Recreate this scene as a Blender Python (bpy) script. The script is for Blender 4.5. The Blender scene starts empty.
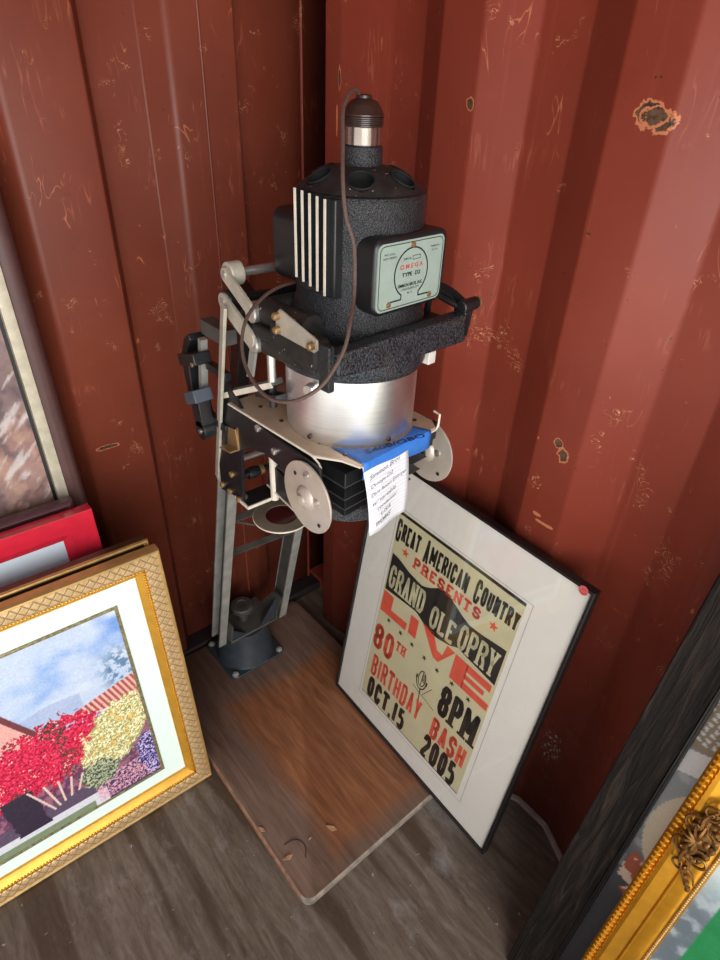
import bpy, math, random
from mathutils import Vector, Matrix
import numpy as np
random.seed(4)
C = bpy.context.scene
col = C.collection
PI = math.pi
R = math.radians

# ------------------------------------------------------------------ camera, light, exposure
cam_d = bpy.data.cameras.new('camera')
cam = bpy.data.objects.new('camera', cam_d); col.objects.link(cam)
cam_d.sensor_fit = 'VERTICAL'; cam_d.sensor_height = 24.0
cam_d.lens = 599.17 / 960 * 24.0
cam_d.clip_start = 0.02
cam.matrix_world = Matrix(((0.640, -0.445, 0.626, 1.108), (0.767, 0.331, -0.549, -0.833),
                           (0.037, 0.832, 0.554, 1.441), (0, 0, 0, 1)))
cam.rotation_mode = 'XYZ'
C.camera = cam

world = bpy.data.worlds.new('daylight'); C.world = world
world.use_nodes = True
bgn = world.node_tree.nodes['Background']
bgn.inputs[0].default_value = (0.90, 0.95, 1.0, 1); bgn.inputs[1].default_value = 0.52

def area(name, loc, target, sx, sy, power, color):
    d = bpy.data.lights.new(name, 'AREA'); d.shape = 'RECTANGLE'; d.size = sx; d.size_y = sy
    d.energy = power; d.color = color
    o = bpy.data.objects.new(name, d); col.objects.link(o); o.location = loc
    o.rotation_euler = (Vector(target) - Vector(loc)).to_track_quat('-Z', 'Y').to_euler()
    return o
area('door_daylight', (3.2, -1.70, 1.45), (0.3, -0.25, 0.50), 2.5, 2.4, 116, (1.0, 0.98, 0.95))
sun_d = bpy.data.lights.new('sun', 'SUN'); sun_d.energy = 9.0; sun_d.angle = R(0.6); sun_d.color = (1.0, 0.97, 0.92)
sun = bpy.data.objects.new('sun', sun_d); col.objects.link(sun)
sun.rotation_euler = Vector((0.25, -0.25, -1.0)).to_track_quat('-Z', 'Y').to_euler()

vs = C.view_settings
vs.view_transform = 'Standard'; vs.look = 'None'; vs.exposure = 0.03; vs.gamma = 1.0
vs.use_curve_mapping = False

# ------------------------------------------------------------------ helpers: materials
def lin(r, g, b):
    f = lambda c: (c / 255 / 12.92) if c / 255 <= 0.04045 else ((c / 255 + 0.055) / 1.055) ** 2.4
    return (f(r), f(g), f(b), 1.0)

class NT:
    def __init__(s, name):
        s.m = bpy.data.materials.new(name); s.m.use_nodes = True
        s.t = s.m.node_tree; s.n = s.t.nodes; s.b = s.n['Principled BSDF']
    def node(s, typ, **kw):
        n = s.n.new(typ)
        for k, v in kw.items(): setattr(n, k, v)
        return n
    def link(s, a, b): s.t.links.new(a, b)
    def coords(s, scale=(1, 1, 1), loc=(0, 0, 0), rot=(0, 0, 0)):
        tc = s.node('ShaderNodeTexCoord'); mp = s.node('ShaderNodeMapping')
        mp.inputs['Scale'].default_value = scale; mp.inputs['Location'].default_value = loc
        mp.inputs['Rotation'].default_value = rot
        s.link(tc.outputs['Object'], mp.inputs['Vector']); return mp.outputs[0]
    def noise(s, vec, scale, detail=4, rough=0.55, dist=0.0):
        n = s.node('ShaderNodeTexNoise'); s.link(vec, n.inputs['Vector'])
        n.inputs['Scale'].default_value = scale; n.inputs['Detail'].default_value = detail
        n.inputs['Roughness'].default_value = rough; n.inputs['Distortion'].default_value = dist
        return n.outputs[0]
    def ramp(s, fac, stops, interp='LINEAR'):
        n = s.node('ShaderNodeValToRGB'); s.link(fac, n.inputs[0]); e = n.color_ramp.elements
        n.color_ramp.interpolation = interp
        while len(e) < len(stops): e.new(0.5)
        for x, (p, c) in zip(e, stops):
            x.position = p; x.color = c if hasattr(c, '__len__') else (c, c, c, 1)
        return n.outputs[0]
    def mix(s, fac, a, b, mode='MIX'):
        n = s.node('ShaderNodeMix', data_type='RGBA', blend_type=mode)
        for v, i in ((fac, 0), (a, 6), (b, 7)):
            if hasattr(v, 'links'): s.link(v, n.inputs[i])
            else: n.inputs[i].default_value = v
        return n.outputs[2]
    def math(s, op, a, b=0.0):
        n = s.node('ShaderNodeMath', operation=op)
        for v, i in ((a, 0), (b, 1)):
            if hasattr(v, 'links'): s.link(v, n.inputs[i])
            else: n.inputs[i].default_value = v
        return n.outputs[0]
    def bump(s, h, strength, dist):
        n = s.node('ShaderNodeBump'); n.inputs['Strength'].default_value = strength
        n.inputs['Distance'].default_value = dist; s.link(h, n.inputs['Height'])
        s.link(n.outputs[0], s.b.inputs['Normal'])
    def set(s, color=None, rough=None, metal=None, spec=None):
        for v, k in ((color, 'Base Color'), (rough, 'Roughness'), (metal, 'Metallic'), (spec, 'Specular IOR Level')):
            if v is None: continue
            if hasattr(v, 'links'): s.link(v, s.b.inputs[k])
            else: s.b.inputs[k].default_value = v
        return s.m

def plain(name, rgb, rough=0.5, metal=0.0, vary=0.12, scale=40, bump=0.0, bscale=300, spec=0.5, bdist=0.001):
    k = NT(name); v = k.coords()
    c = lin(*rgb)
    d = tuple(x * (1 - vary) for x in c[:3]) + (1,); l = tuple(min(1, x * (1 + vary)) for x in c[:3]) + (1,)
    k.set(color=k.ramp(k.noise(v, scale), [(0.3, d), (0.7, l)]), rough=rough, metal=metal, spec=spec)
    if bump: k.bump(k.noise(v, bscale, 3), bump, bdist)
    return k.m

def wall_mat(name, spots, lo, hi, axis):
    """red container paint: mottled, with fine scratches, chips and a few large rust patches (place, radii)"""
    k = NT(name); v = k.coords()
    c = k.ramp(k.noise(v, 2.2, 5, 0.6), [(0.30, lo), (0.70, hi)])
    # handling streaks running down the sheets
    sv = k.coords((60, 60, 2.0))
    st = k.ramp(k.noise(sv, 1.0, 3), [(0.62, 0.0), (0.8, 0.30)])
    c = k.mix(st, c, lin(150, 74, 60))
    # scratches: thin tangled lines where a distorted noise crosses its middle, masked to worn areas
    def lines(scale3, s, width, dist, mscale, mlo, mhi, colr, c, off):
        lv = k.coords(scale3, (off, off * 2, off * 3))
        a = k.math('ABSOLUTE', k.math('SUBTRACT', k.noise(lv, s, 2, 0.5, dist), 0.5))
        line = k.ramp(a, [(0.0, 1.0), (width, 0.0)])
        mk = k.ramp(k.noise(k.coords((1, 1, 1), (off * 5, off, off)), mscale, 3, 0.6), [(mlo, 0.0), (mhi, 1.0)])
        return k.mix(k.math('MULTIPLY', line, mk), c, colr)
    c = lines((1, 1, .35), 22, 0.009, 1.0, 11, 0.60, 0.65, lin(180, 106, 72), c, 3.1)
    c = lines((1, 1, 1.6), 44, 0.020, 1.5, 15, 0.625, 0.66, lin(196, 142, 104), c, 7.7)
    c = lines((1, 1, .12), 50, 0.02, .3, 8, 0.56, 0.64, lin(150, 78, 58), c, 1.3)
    ch = k.ramp(k.noise(k.coords((1, 1, .6)), 70, 3, 0.6), [(0.735, 0.0), (0.75, 1.0)])
    c = k.mix(ch, c, lin(178, 108, 78))
    c = k.mix(k.ramp(k.noise(k.coords((1, 1, 1), (4, 4, 4)), 95, 2), [(0.745, 0.0), (0.76, 0.9)]), c, lin(70, 38, 28))
    rough = k.ramp(k.noise(v, 6, 4), [(0.3, 0.40), (0.7, 0.54)])
    wob = k.noise(k.coords((1, 1, 1), (9, 9, 9)), 45, 5, 0.7)
    spk = k.ramp(k.noise(k.coords((1, 1, .7), (2, 3, 1)), 190, 2), [(0.56, 0.0), (0.60, 1.0)])
    for (p, rad, inner) in spots:
        tc = k.coords(tuple(1 / r for r in rad), tuple(-a / r for a, r in zip(p, rad)))
        ln = k.node('ShaderNodeVectorMath', operation='LENGTH'); k.link(tc, ln.inputs[0])
        dd = k.math('ADD', ln.outputs['Value'], k.math('MULTIPLY', k.math('SUBTRACT', wob, 0.5), 2.2))
        if inner == 'scuff':
            c = k.mix(k.math('MULTIPLY', k.ramp(dd, [(0.7, 1.0), (1.2, 0.0)]), spk), c, lin(206, 192, 186)); continue
        c = k.mix(k.ramp(dd, [(0.98, 1.0), (1.04, 0.0)]), c, lin(190, 116, 80))
        if inner:
            rc = k.ramp(k.noise(v, 150, 3), [(0.35, lin(56, 42, 32)), (0.65, lin(104, 76, 56))])
            c = k.mix(k.ramp(dd, [(0.74, 1.0), (0.80, 0.0)]), c, rc)
    k.bump(k.noise(v, 14, 3), 0.12, 0.004)
    return k.set(color=c, rough=rough, spec=0.42)

M = {}
M['wall_left'] = wall_mat('red_paint_end_wall', [((-.10, -.514, .754), (.05, .030, .0055), True)], lin(103, 46, 31), lin(124, 57, 39), 'y')
M['wall_right'] = wall_mat('red_paint_side_wall', [((.684, -.026, 1.423), (.018, .09, .016), True), ((.704, -.026, 1.413), (.016, .09, .015), True), ((.694, -.026, 1.418), (.018, .09, .012), True),
                           ((.675, -.026, .960), (.008, .09, .008), True), ((.690, -.026, .942), (.012, .09, .013), True), ((.667, -.026, .812), (.010, .09, .004), False),
                           ((.690, -.026, .800), (.020, .09, .0035), False), ((.40, -.026, 1.42), (.007, .09, .010), True), ((.815, -.01, .245), (.030, .09, .055), 'scuff'),
                           ((.062, -.02, 1.44), (.004, .06, .022), True), ((.056, -.02, 1.385), (.003, .06, .026), False)],
                           lin(117, 47, 33), lin(137, 58, 42), 'x')
def floor_mat():
    k = NT('worn_plywood_floor'); v = k.coords()
    g = k.noise(k.coords((2.2, 17, 1)), 3.0, 6, 0.6, 0.8)
    c = k.ramp(g, [(0.28, lin(82, 69, 59)), (0.5, lin(106, 93, 82)), (0.72, lin(124, 113, 103))])
    s = k.ramp(k.noise(k.coords((0.7, 7, 1), (2.2, 1.35, 0)), 1.6, 3, 0.5), [(0.52, 0.0), (0.57, 0.80)])
    c = k.mix(s, c, lin(72, 55, 43))
    big = k.ramp(k.noise(k.coords((1.5, 2.5, 1)), 2.6, 4), [(0.35, 0.86), (0.65, 1.10)])
    c = k.mix(1.0, c, big, 'MULTIPLY')
    fine = k.ramp(k.noise(k.coords((40, 170, 1)), 1.0, 5, 0.7), [(0.28, 0.74), (0.72, 1.18)])
    c = k.mix(1.0, c, fine, 'MULTIPLY')
    d = k.ramp(k.noise(k.coords((1, 1.6, 1), (5, 5, 0)), 6, 6, 0.7), [(0.55, 0.0), (0.75, 0.55)])
    c = k.mix(d, c, lin(168, 166, 168))
    f = k.ramp(k.noise(v, 120, 2), [(0.70, 0.0), (0.73, 0.7)])
    c = k.mix(f, c, lin(60, 48, 40))
    w = k.ramp(k.noise(k.coords((1, 1, 1), (2, 7, 0)), 60, 3, .6), [(0.70, 0.0), (0.73, 0.7)])
    c = k.mix(w, c, lin(186, 184, 184))
    k.bump(g, 0.2, 0.002)
    return k.set(color=c, rough=k.ramp(k.noise(v, 7, 4), [(0.3, 0.34), (0.7, 0.56)]), spec=0.5)
M['floor'] = floor_mat()
def board_mat():
    k = NT('brown_stained_plywood'); v = k.coords()
    g = k.noise(k.coords((2.0, 22, 4)), 3.2, 6, 0.6, 0.9)
    inner = k.ramp(g, [(0.30, lin(100, 62, 40)), (0.52, lin(130, 82, 53)), (0.72, lin(148, 100, 68))])
    outer = k.ramp(g, [(0.30, lin(88, 66, 55)), (0.70, lin(118, 94, 82))])
    # a rectangle the easel used to cover stays orange brown; the margin is dull and dusty
    tc = k.coords((1, 1, 1)); sp = k.node('ShaderNodeSeparateXYZ'); k.link(tc, sp.inputs[0])
    wob = k.math('MULTIPLY', k.math('SUBTRACT', k.noise(v, 7, 3), 0.5), 0.055)
    ax = k.math('SUBTRACT', k.math('ABSOLUTE', k.math('SUBTRACT', sp.outputs[0], 0.10)), 0.23)
    ay = k.math('SUBTRACT', k.math('ABSOLUTE', k.math('SUBTRACT', sp.outputs[1], 0.035)), 0.165)
    mk = k.ramp(k.math('ADD', k.math('MAXIMUM', ax, ay), k.math('ADD', wob, 0.5)), [(0.48, 1.0), (0.53, 0.0)])
    c = k.mix(mk, outer, inner)
    d = k.ramp(k.noise(k.coords((1, 1, 1), (3, 8, 0)), 7, 6, 0.7), [(0.55, 0.0), (0.80, 0.4)])
    c = k.mix(d, c, lin(128, 104, 94))
    c = k.mix(k.ramp(k.noise(v, 90, 2), [(0.74, 0.0), (0.76, 0.8)]), c, lin(52, 32, 24))
    return k.set(color=c, rough=k.ramp(k.noise(v, 10, 4), [(0.3, 0.38), (0.7, 0.58)]), spec=0.45)
M['board'] = board_mat()
M['board_edge'] = plain('raw_ply_edge', (142, 106, 84), 0.7, vary=0.35, scale=60)
M['board_edge_front'] = plain('whitened_ply_edge', (132, 120, 108), 0.7, vary=0.5, scale=40)
M['dark'] = plain('dark_gap_steel', (30, 20, 18), 0.7)
M['concrete'] = plain('sunlit_concrete_yard', (186, 184, 180), 0.85, vary=0.1, scale=2)
M['caulk'] = plain('pale_sealant', (150, 128, 120), 0.7, vary=0.3)
M['ceiling'] = plain('ceiling_paint', (120, 66, 54), 0.6)
def wrinkle(name, rgb, spark, bs=420, strength=0.9, rough=0.42):
    k = NT(name); v = k.coords()
    n = k.noise(v, bs, 2, 0.5, 0.4)
    c = k.ramp(n, [(0.40, lin(*rgb)), (0.62, lin(*spark))])  # bluish peaks paint sparkle highlights into the wrinkle colour
    dust = k.ramp(k.noise(v, 26, 5, 0.7), [(0.52, 0.0), (0.78, 0.45)])
    c = k.mix(dust, c, lin(78, 66, 56))
    k.bump(n, strength, 0.0022)
    return k.set(color=c, rough=rough, spec=0.55)
M['wrinkle'] = wrinkle('black_wrinkle_paint', (12, 13, 15), (42, 46, 52), 520)
M['crackle'] = wrinkle('black_crackle_paint', (13, 14, 16), (54, 60, 68), 330, 1.0, 0.36)
def dusty(name):
    k = NT(name); v = k.coords()
    c = k.ramp(k.noise(v, 60, 4), [(0.3, lin(20, 20, 20)), (0.7, lin(38, 36, 34))])
    c = k.mix(k.ramp(k.noise(v, 22, 5, 0.7), [(0.48, 0.0), (0.80, 0.6)]), c, lin(70, 60, 52))
    c = k.mix(k.ramp(k.noise(v, 150, 2), [(0.72, 0.0), (0.74, 1.0)]), c, lin(190, 176, 160))
    return k.set(color=c, rough=0.6)
M['dusty'] = dusty('dusty_black_casting')
M['enamel'] = plain('black_enamel', (27, 27, 29), 0.36, vary=0.3)
M['pedestal'] = plain('blue_black_cast_iron', (44, 50, 56), 0.42, vary=0.2, bump=0.2, bscale=90)
M['bellows'] = plain('black_bellows_cloth', (22, 23, 25), 0.42, vary=0.3)
M['rail'] = plain('grey_girder_metal', (146, 145, 140), 0.45, 0.3, vary=0.22, scale=30)
M['rail_dark'] = plain('shaded_web_dark_metal', (78, 76, 72), 0.5, 0.25, vary=0.25, scale=30)  # darker rail grey: painted shade on the webs, own tone on saddle and brackets
M['beige'] = plain('beige_link_metal', (182, 175, 160), 0.42, 0.25, vary=0.14, scale=45)
M['silver'] = plain('bright_machined_metal', (205, 202, 196), 0.28, 0.85, vary=0.12, scale=60)
M['tan'] = plain('tan_stage_plate', (184, 162, 138), 0.42, 0.25, vary=0.12, scale=25)
M['white_edge'] = plain('pale_cut_metal_edge', (222, 212, 196), 0.4, 0.1)
M['disc'] = plain('warm_grey_disc_metal', (190, 178, 166), 0.40, 0.35, vary=0.08, scale=30)
M['brass'] = plain('brass', (168, 138, 96), 0.42, 0.7)
M['steel'] = plain('socket_steel', (168, 158, 152), 0.2, 0.95)
M['bakelite'] = plain('brown_bakelite', (50, 33, 29), 0.28, vary=0.3, scale=30)
M['cord'] = plain('brown_cloth_cord', (86, 66, 58), 0.6, vary=0.25, scale=300)
M['pleat_glint'] = plain('grey_pleat_highlight', (58, 60, 62), 0.35)  # grey for the painted highlights along the pleat edges
M['ring_metal'] = plain('dull_tan_ring_metal', (134, 122, 106), 0.45, 0.3)
M['cove'] = plain('dark_brown_cove', (74, 52, 34), 0.45, 0.3, vary=0.3)
M['knob'] = plain('dusty_grey_knob', (60, 57, 54), 0.5, vary=0.2)
M['hole'] = plain('black_lamphouse_inside', (9, 9, 10), 0.8)
M['bluegrey'] = plain('blue_grey_clip', (70, 77, 88), 0.4)
M['red_filter'] = plain('dark_red_filter_glass', (74, 28, 28), 0.2)
M['white_plastic'] = plain('white_knob', (216, 210, 204), 0.4)
def brushed():
    k = NT('brushed_aluminium'); v = k.coords()
    n = k.noise(k.coords((1, 1, 60)), 14, 4)
    k.set(color=k.ramp(n, [(0.3, lin(228, 228, 229)), (0.7, lin(244, 244, 245))]), metal=1.0,
          rough=k.ramp(n, [(0.3, 0.34), (0.7, 0.42)]))
    k.b.inputs['Anisotropic'].default_value = 0.0
    return k.m
M['aluminium'] = brushed()
M['paper'] = plain('white_note_paper', (226, 226, 230), 0.75, vary=0.03)
M['rule'] = plain('blue_rule_line', (176, 192, 220), 0.7)
M['ink'] = plain('dark_pen_ink', (54, 56, 72), 0.6)
M['marker'] = plain('blue_black_marker', (24, 34, 78), 0.5)
M['tape'] = plain('blue_masking_tape', (52, 118, 205), 0.55, vary=0.08, scale=90)
M['black_frame'] = plain('black_satin_frame', (26, 24, 24), 0.34, vary=0.15)
M['mat_board'] = plain('off_white_mat_board', (222, 218, 210), 0.75, vary=0.02)
M['mat_bevel'] = plain('grey_mat_bevel', (168, 164, 158), 0.7)
M['poster_paper'] = plain('aged_cream_poster_paper', (198, 190, 154), 0.75, vary=0.07, scale=9)
M['poster_black'] = plain('poster_black_ink', (30, 27, 24), 0.7, vary=0.3)
M['poster_red'] = plain('poster_red_ink', (212, 84, 62), 0.7, vary=0.1)
M['sticker'] = plain('red_sticker', (196, 84, 84), 0.6)
M['sticker_ink'] = plain('dark_sticker_ink', (110, 30, 34), 0.6)
M['gold'] = plain('polished_gold_leaf', (210, 148, 40), 0.28, 0.8, vary=0.14, scale=40)
M['gold_bright'] = plain('bright_gold_liner', (212, 158, 58), 0.36, 0.5, vary=0.1, scale=40)
M['gold_pale'] = plain('pale_gold_lip', (198, 164, 104), 0.4, 0.6, vary=0.15)
M['bronze'] = plain('antique_bronze', (120, 84, 44), 0.4, 0.8, vary=0.4, scale=90)
def lattice():
    k = NT('woven_pattern_gilt'); tc = k.coords((1, 1, 1)); sp = k.node('ShaderNodeSeparateXYZ'); k.link(tc, sp.inputs[0])
    f = 2 * PI / 0.019
    a = k.math('SINE', k.math('MULTIPLY', k.math('ADD', sp.outputs[0], sp.outputs[1]), f / 2))
    b = k.math('SINE', k.math('MULTIPLY', k.math('SUBTRACT', sp.outputs[0], sp.outputs[1]), f / 2))
    m = k.math('MINIMUM', k.math('ABSOLUTE', a), k.math('ABSOLUTE', b))
    line = k.ramp(m, [(0.10, 0.0), (0.34, 1.0)])
    base = k.ramp(k.noise(k.coords(), 140, 3), [(0.3, lin(186, 152, 106)), (0.7, lin(216, 184, 138))])
    k.bump(line, 0.6, 0.0015)
    return k.set(color=k.mix(line, lin(158, 128, 86), base), rough=0.42, metal=0.35)
M['lattice'] = lattice()
M['fillet'] = plain('grey_gold_fillet', (140, 132, 98), 0.45, 0.4, vary=0.5, scale=160)
M['cool_mat'] = plain('pale_mint_mat_board', (226, 244, 238), 0.75, vary=0.015)
M['maroon'] = plain('dark_maroon_wood', (70, 38, 44), 0.3, vary=0.15)
M['red_lacquer'] = plain('red_lacquer', (200, 34, 56), 0.3, vary=0.08)
M['red_lacquer'].node_tree.nodes['Principled BSDF'].inputs['Coat Weight'].default_value = 0.6
M['blue_mat'] = plain('cool_white_mat_board', (206, 218, 230), 0.7, vary=0.02)
M['silver_leaf'] = plain('champagne_silver_leaf', (196, 188, 168), 0.42, 0.35, vary=0.14, scale=60)
M['purple_brown'] = plain('purple_brown_moulding', (84, 56, 54), 0.42, vary=0.12)
M['black'] = plain('flat_black', (22, 20, 20), 0.5)
M['leaf'] = plain('dry_leaf', (184, 142, 106), 0.7, vary=0.3, scale=120)
M['twig'] = plain('dark_twig', (64, 44, 38), 0.7)
M['plate_green'] = plain('pale_green_plate', (156, 176, 166), 0.4, 0.15, vary=0.05)
M['plate_red'] = plain('plate_red_print', (196, 76, 70), 0.5)
M['plate_black'] = plain('plate_black_print', (28, 30, 30), 0.5)
M['backing'] = plain('brown_backing_board', (120, 94, 70), 0.8)
def ebony():
    k = NT('ebonised_carved_wood'); v = k.coords()
    n = k.noise(k.coords((85, 6.0, 30)), 1.0, 5, 0.65, 1.2)
    c = k.ramp(n, [(0.34, lin(12, 10, 9)), (0.5, lin(28, 23, 21)), (0.66, lin(54, 43, 36))])
    k.bump(n, 0.8, 0.006)
    return k.set(color=c, rough=0.55, spec=0.2)
M['ebony'] = ebony()
def paint_mat(name, rough=0.5):
    k = NT(name); a = k.node('ShaderNodeAttribute', attribute_name='Paint')
    n = k.ramp(k.noise(k.coords(), 220, 3), [(0.3, 0.93), (0.7, 1.05)])
    return k.set(color=k.mix(1.0, a.outputs['Color'], n, 'MULTIPLY'), rough=rough)
M['print'] = paint_mat('printed_picture', 0.45)
def glass_mat():
    k = NT('picture_glass'); tr = k.node('ShaderNodeBsdfTransparent'); gl = k.node('ShaderNodeBsdfGlossy')
    gl.inputs['Roughness'].default_value = 0.03
    lw = k.node('ShaderNodeLayerWeight'); lw.inputs[0].default_value = 0.5
    fr = k.math('ADD', k.math('MULTIPLY', k.math('POWER', lw.outputs['Facing'], 4.0), 0.8), 0.035)
    mx = k.node('ShaderNodeMixShader'); k.link(fr, mx.inputs[0]); k.link(tr.outputs[0], mx.inputs[1]); k.link(gl.outputs[0], mx.inputs[2])
    out = k.n['Material Output']; k.link(mx.outputs[0], out.inputs['Surface'])
    return k.m
M['glass'] = glass_mat()

# ------------------------------------------------------------------ helpers: meshes
def V(*a): return Vector(a)
class MB:
    """collects solid shapes; build() links them as one mesh object"""
    def __init__(s): s.v = []; s.f = []; s.mi = []; s.cur = 0
    def add(s, vs, fs):
        o = len(s.v); s.v += [tuple(x) for x in vs]
        for f in fs: s.f.append([o + i for i in f]); s.mi.append(s.cur)
        return s
    def obox(s, c, ax, ay, az):
        c = Vector(c); ax, ay, az = Vector(ax), Vector(ay), Vector(az)
        if ax.cross(ay).dot(az) < 0: az = -az
        vs = [c + i * ax + j * ay + k * az for k in (-1, 1) for j in (-1, 1) for i in (-1, 1)]
        return s.add(vs, [(0, 2, 3, 1), (4, 5, 7, 6), (0, 1, 5, 4), (2, 6, 7, 3), (0, 4, 6, 2), (1, 3, 7, 5)])
    def box(s, x0, x1, y0, y1, z0, z1):
        return s.obox(((x0 + x1) / 2, (y0 + y1) / 2, (z0 + z1) / 2), ((x1 - x0) / 2, 0, 0), (0, (y1 - y0) / 2, 0), (0, 0, (z1 - z0) / 2))
    def bar(s, p0, p1, side, w, h):
        """bar from p0 to p1, w wide along side, h thick"""
        p0, p1 = Vector(p0), Vector(p1); d = (p1 - p0) / 2; sd = Vector(side); sd = (sd - d * (sd.dot(d) / d.dot(d))).normalized()
        return s.obox((p0 + p1) / 2, d, sd * w / 2, d.normalized().cross(sd) * h / 2)
    def lathe(s, prof, o=(0, 0, 0), axis=(0, 0, 1), n=32, cap=True, sweep=None):
        a = Vector(axis).normalized(); t = Vector((1, 0, 0)) if abs(a.x) < 0.9 else Vector((0, 1, 0))
        e1 = (t - a * t.dot(a)).normalized(); e2 = a.cross(e1); o = Vector(o); vs = []; fs = []
        for r, z in prof:
            for i in range(n):
                th = 2 * PI * i / n; vs.append(o + a * z + (e1 * math.cos(th) + e2 * math.sin(th)) * r)
        for j in range(len(prof) - 1):
            for i in range(n):
                k = (i + 1) % n; fs.append((j * n + i, j * n + k, (j + 1) * n + k, (j + 1) * n + i))
        if cap:
            if prof[0][0] > 1e-6: fs.append(tuple(range(n - 1, -1, -1)))
            if prof[-1][0] > 1e-6: fs.append(tuple((len(prof) - 1) * n + i for i in range(n)))
        return s.add(vs, fs)
    def cyl(s, p0, p1, r0, r1=None, n=20):
        p0, p1 = Vector(p0), Vector(p1); d = p1 - p0
        return s.lathe([(r0, 0), (r1 if r1 is not None else r0, d.length)], p0, d, n)
    def prism(s, poly, vec):
        poly = [Vector(p) for p in poly]; vec = Vector(vec); n = len(poly)
        nr = Vector((0, 0, 0))
        for i in range(n): nr += poly[i].cross(poly[(i + 1) % n])
        if nr.dot(vec) < 0: poly = poly[::-1]
        vs = poly + [p + vec for p in poly]
        fs = [tuple(range(n - 1, -1, -1)), tuple(range(n, 2 * n))] + [(i, (i + 1) % n, n + (i + 1) % n, n + i) for i in range(n)]
        return s.add(vs, fs)
    def tube(s, pts, r, n=8, smooth=6, flat=None):
        P = [Vector(p) for p in pts]
        if smooth and len(P) > 2:
            Q = []
            for i in range(len(P) - 1):
                a, b, c, d = P[max(i - 1, 0)], P[i], P[i + 1], P[min(i + 2, len(P) - 1)]
                for k in range(smooth):
                    t = k / smooth
                    Q.append(0.5 * ((2 * b) + (c - a) * t + (2 * a - 5 * b + 4 * c - d) * t * t + (3 * b - a - 3 * c + d) * t ** 3))
            Q.append(P[-1]); P = Q
        rr = r if callable(r) else (lambda t: r)
        e = None; vs = []; fs = []; m = len(P)
        for i, p in enumerate(P):
            d = (P[min(i + 1, m - 1)] - P[max(i - 1, 0)]).normalized()
            if e is None: e = d.orthogonal().normalized()
            e = (e - d * e.dot(d)).normalized(); g = d.cross(e)
            q = rr(i / max(m - 1, 1))
            for k in range(n):
                th = 2 * PI * k / n; vs.append(p + (e * math.cos(th) + g * math.sin(th)) * q)
        for i in range(m - 1):
            for k in range(n):
                h = (k + 1) % n; fs.append((i * n + k, i * n + h, (i + 1) * n + h, (i + 1) * n + k))
        fs += [tuple(range(n - 1, -1, -1)), tuple((m - 1) * n + k for k in range(n))]
        return s.add(vs, fs)
    def torus(s, c, axis, R0, r, n=32, k=8):
        a = Vector(axis).normalized(); prof = [(R0 + r * math.cos(2 * PI * i / k), r * math.sin(2 * PI * i / k)) for i in range(k + 1)]
        return s.lathe(prof, c, a, n, cap=False)
    def ball(s, c, r, n=10, scale=(1, 1, 1)):
        vs = []; fs = []; c = Vector(c); m = n // 2
        for j in range(m + 1):
            ph = PI * j / m
            for i in range(n):
                th = 2 * PI * i / n
                vs.append(c + Vector((r * scale[0] * math.sin(ph) * math.cos(th), r * scale[1] * math.sin(ph) * math.sin(th), -r * scale[2] * math.cos(ph))))
        for j in range(m):
            for i in range(n):
                k = (i + 1) % n; fs.append((j * n + i, j * n + k, (j + 1) * n + k, (j + 1) * n + i))
        return s.add(vs, fs)
    def build(s, name, m, parent=None, xf=None, bevel=0.0, flat=False, angle=35):
        vs = [Vector(p) for p in s.v]
        if xf is not None: vs = [xf @ p for p in vs]
        top = parent
        while top is not None and top.parent is not None: top = top.parent
        if top is not None and top.get('origin_shift'):
            o = top.location; vs = [p - o for p in vs]
        me = bpy.data.meshes.new(name); me.from_pydata([tuple(p) for p in vs], [], s.f)
        mats = m if isinstance(m, (list, tuple)) else [m]
        for x in mats: me.materials.append(x)
        me.polygons.foreach_set('material_index', s.mi)
        if not flat:
            me.polygons.foreach_set('use_smooth', [True] * len(me.polygons)); me.set_sharp_from_angle(angle=R(angle))
        me.update()
        o = bpy.data.objects.new(name, me); col.objects.link(o)
        if parent is not None: o.parent = parent
        if bevel:
            b = o.modifiers.new('soft_edges', 'BEVEL'); b.width = bevel; b.segments = 2; b.limit_method = 'ANGLE'; b.angle_limit = R(40)
        return o

def thing(name, label, cat, loc=(0, 0, 0), mat=None, group=None):
    o = bpy.data.objects.new(name, None); col.objects.link(o); o.empty_display_size = 0.05
    if mat is not None: o.matrix_world = mat
    else: o.location = loc; o['origin_shift'] = 1
    o['label'] = label; o['category'] = cat
    if group: o['group'] = group
    return o
def tag(o, label, cat, group=None):
    o['label'] = label; o['category'] = cat
    if group: o['group'] = group
    return o
def struct(o): o['kind'] = 'structure'; return o

def lean(loc, heading, tilt):
    """frame placed at loc: columns right, up (leaning back by tilt), outward normal"""
    a, t = R(heading), R(tilt)
    U = V(math.cos(a), math.sin(a), 0); Wh = V(math.sin(a), -math.cos(a), 0)
    Up = V(0, 0, 1) * math.cos(t) - Wh * math.sin(t); W = U.cross(Up)
    return Matrix(((U.x, Up.x, W.x, loc[0]), (U.y, Up.y, W.y, loc[1]), (U.z, Up.z, W.z, loc[2]), (0, 0, 0, 1)))

def moulding(mb, x0, x1, y0, y1, prof, close=True):
    """mitred rectangle swept with a profile of (inset, height) points"""
    n = len(prof); vs = []; fs = []
    for d, h in prof:
        vs += [(x0 + d, y0 + d, h), (x1 - d, y0 + d, h), (x1 - d, y1 - d, h), (x0 + d, y1 - d, h)]
    for j in range(n if close else n - 1):
        k = (j + 1) % n
        for i in range(4):
            h = (i + 1) % 4; fs.append((j * 4 + i, j * 4 + h, k * 4 + h, k * 4 + i))
    return mb.add(vs, fs)

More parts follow.
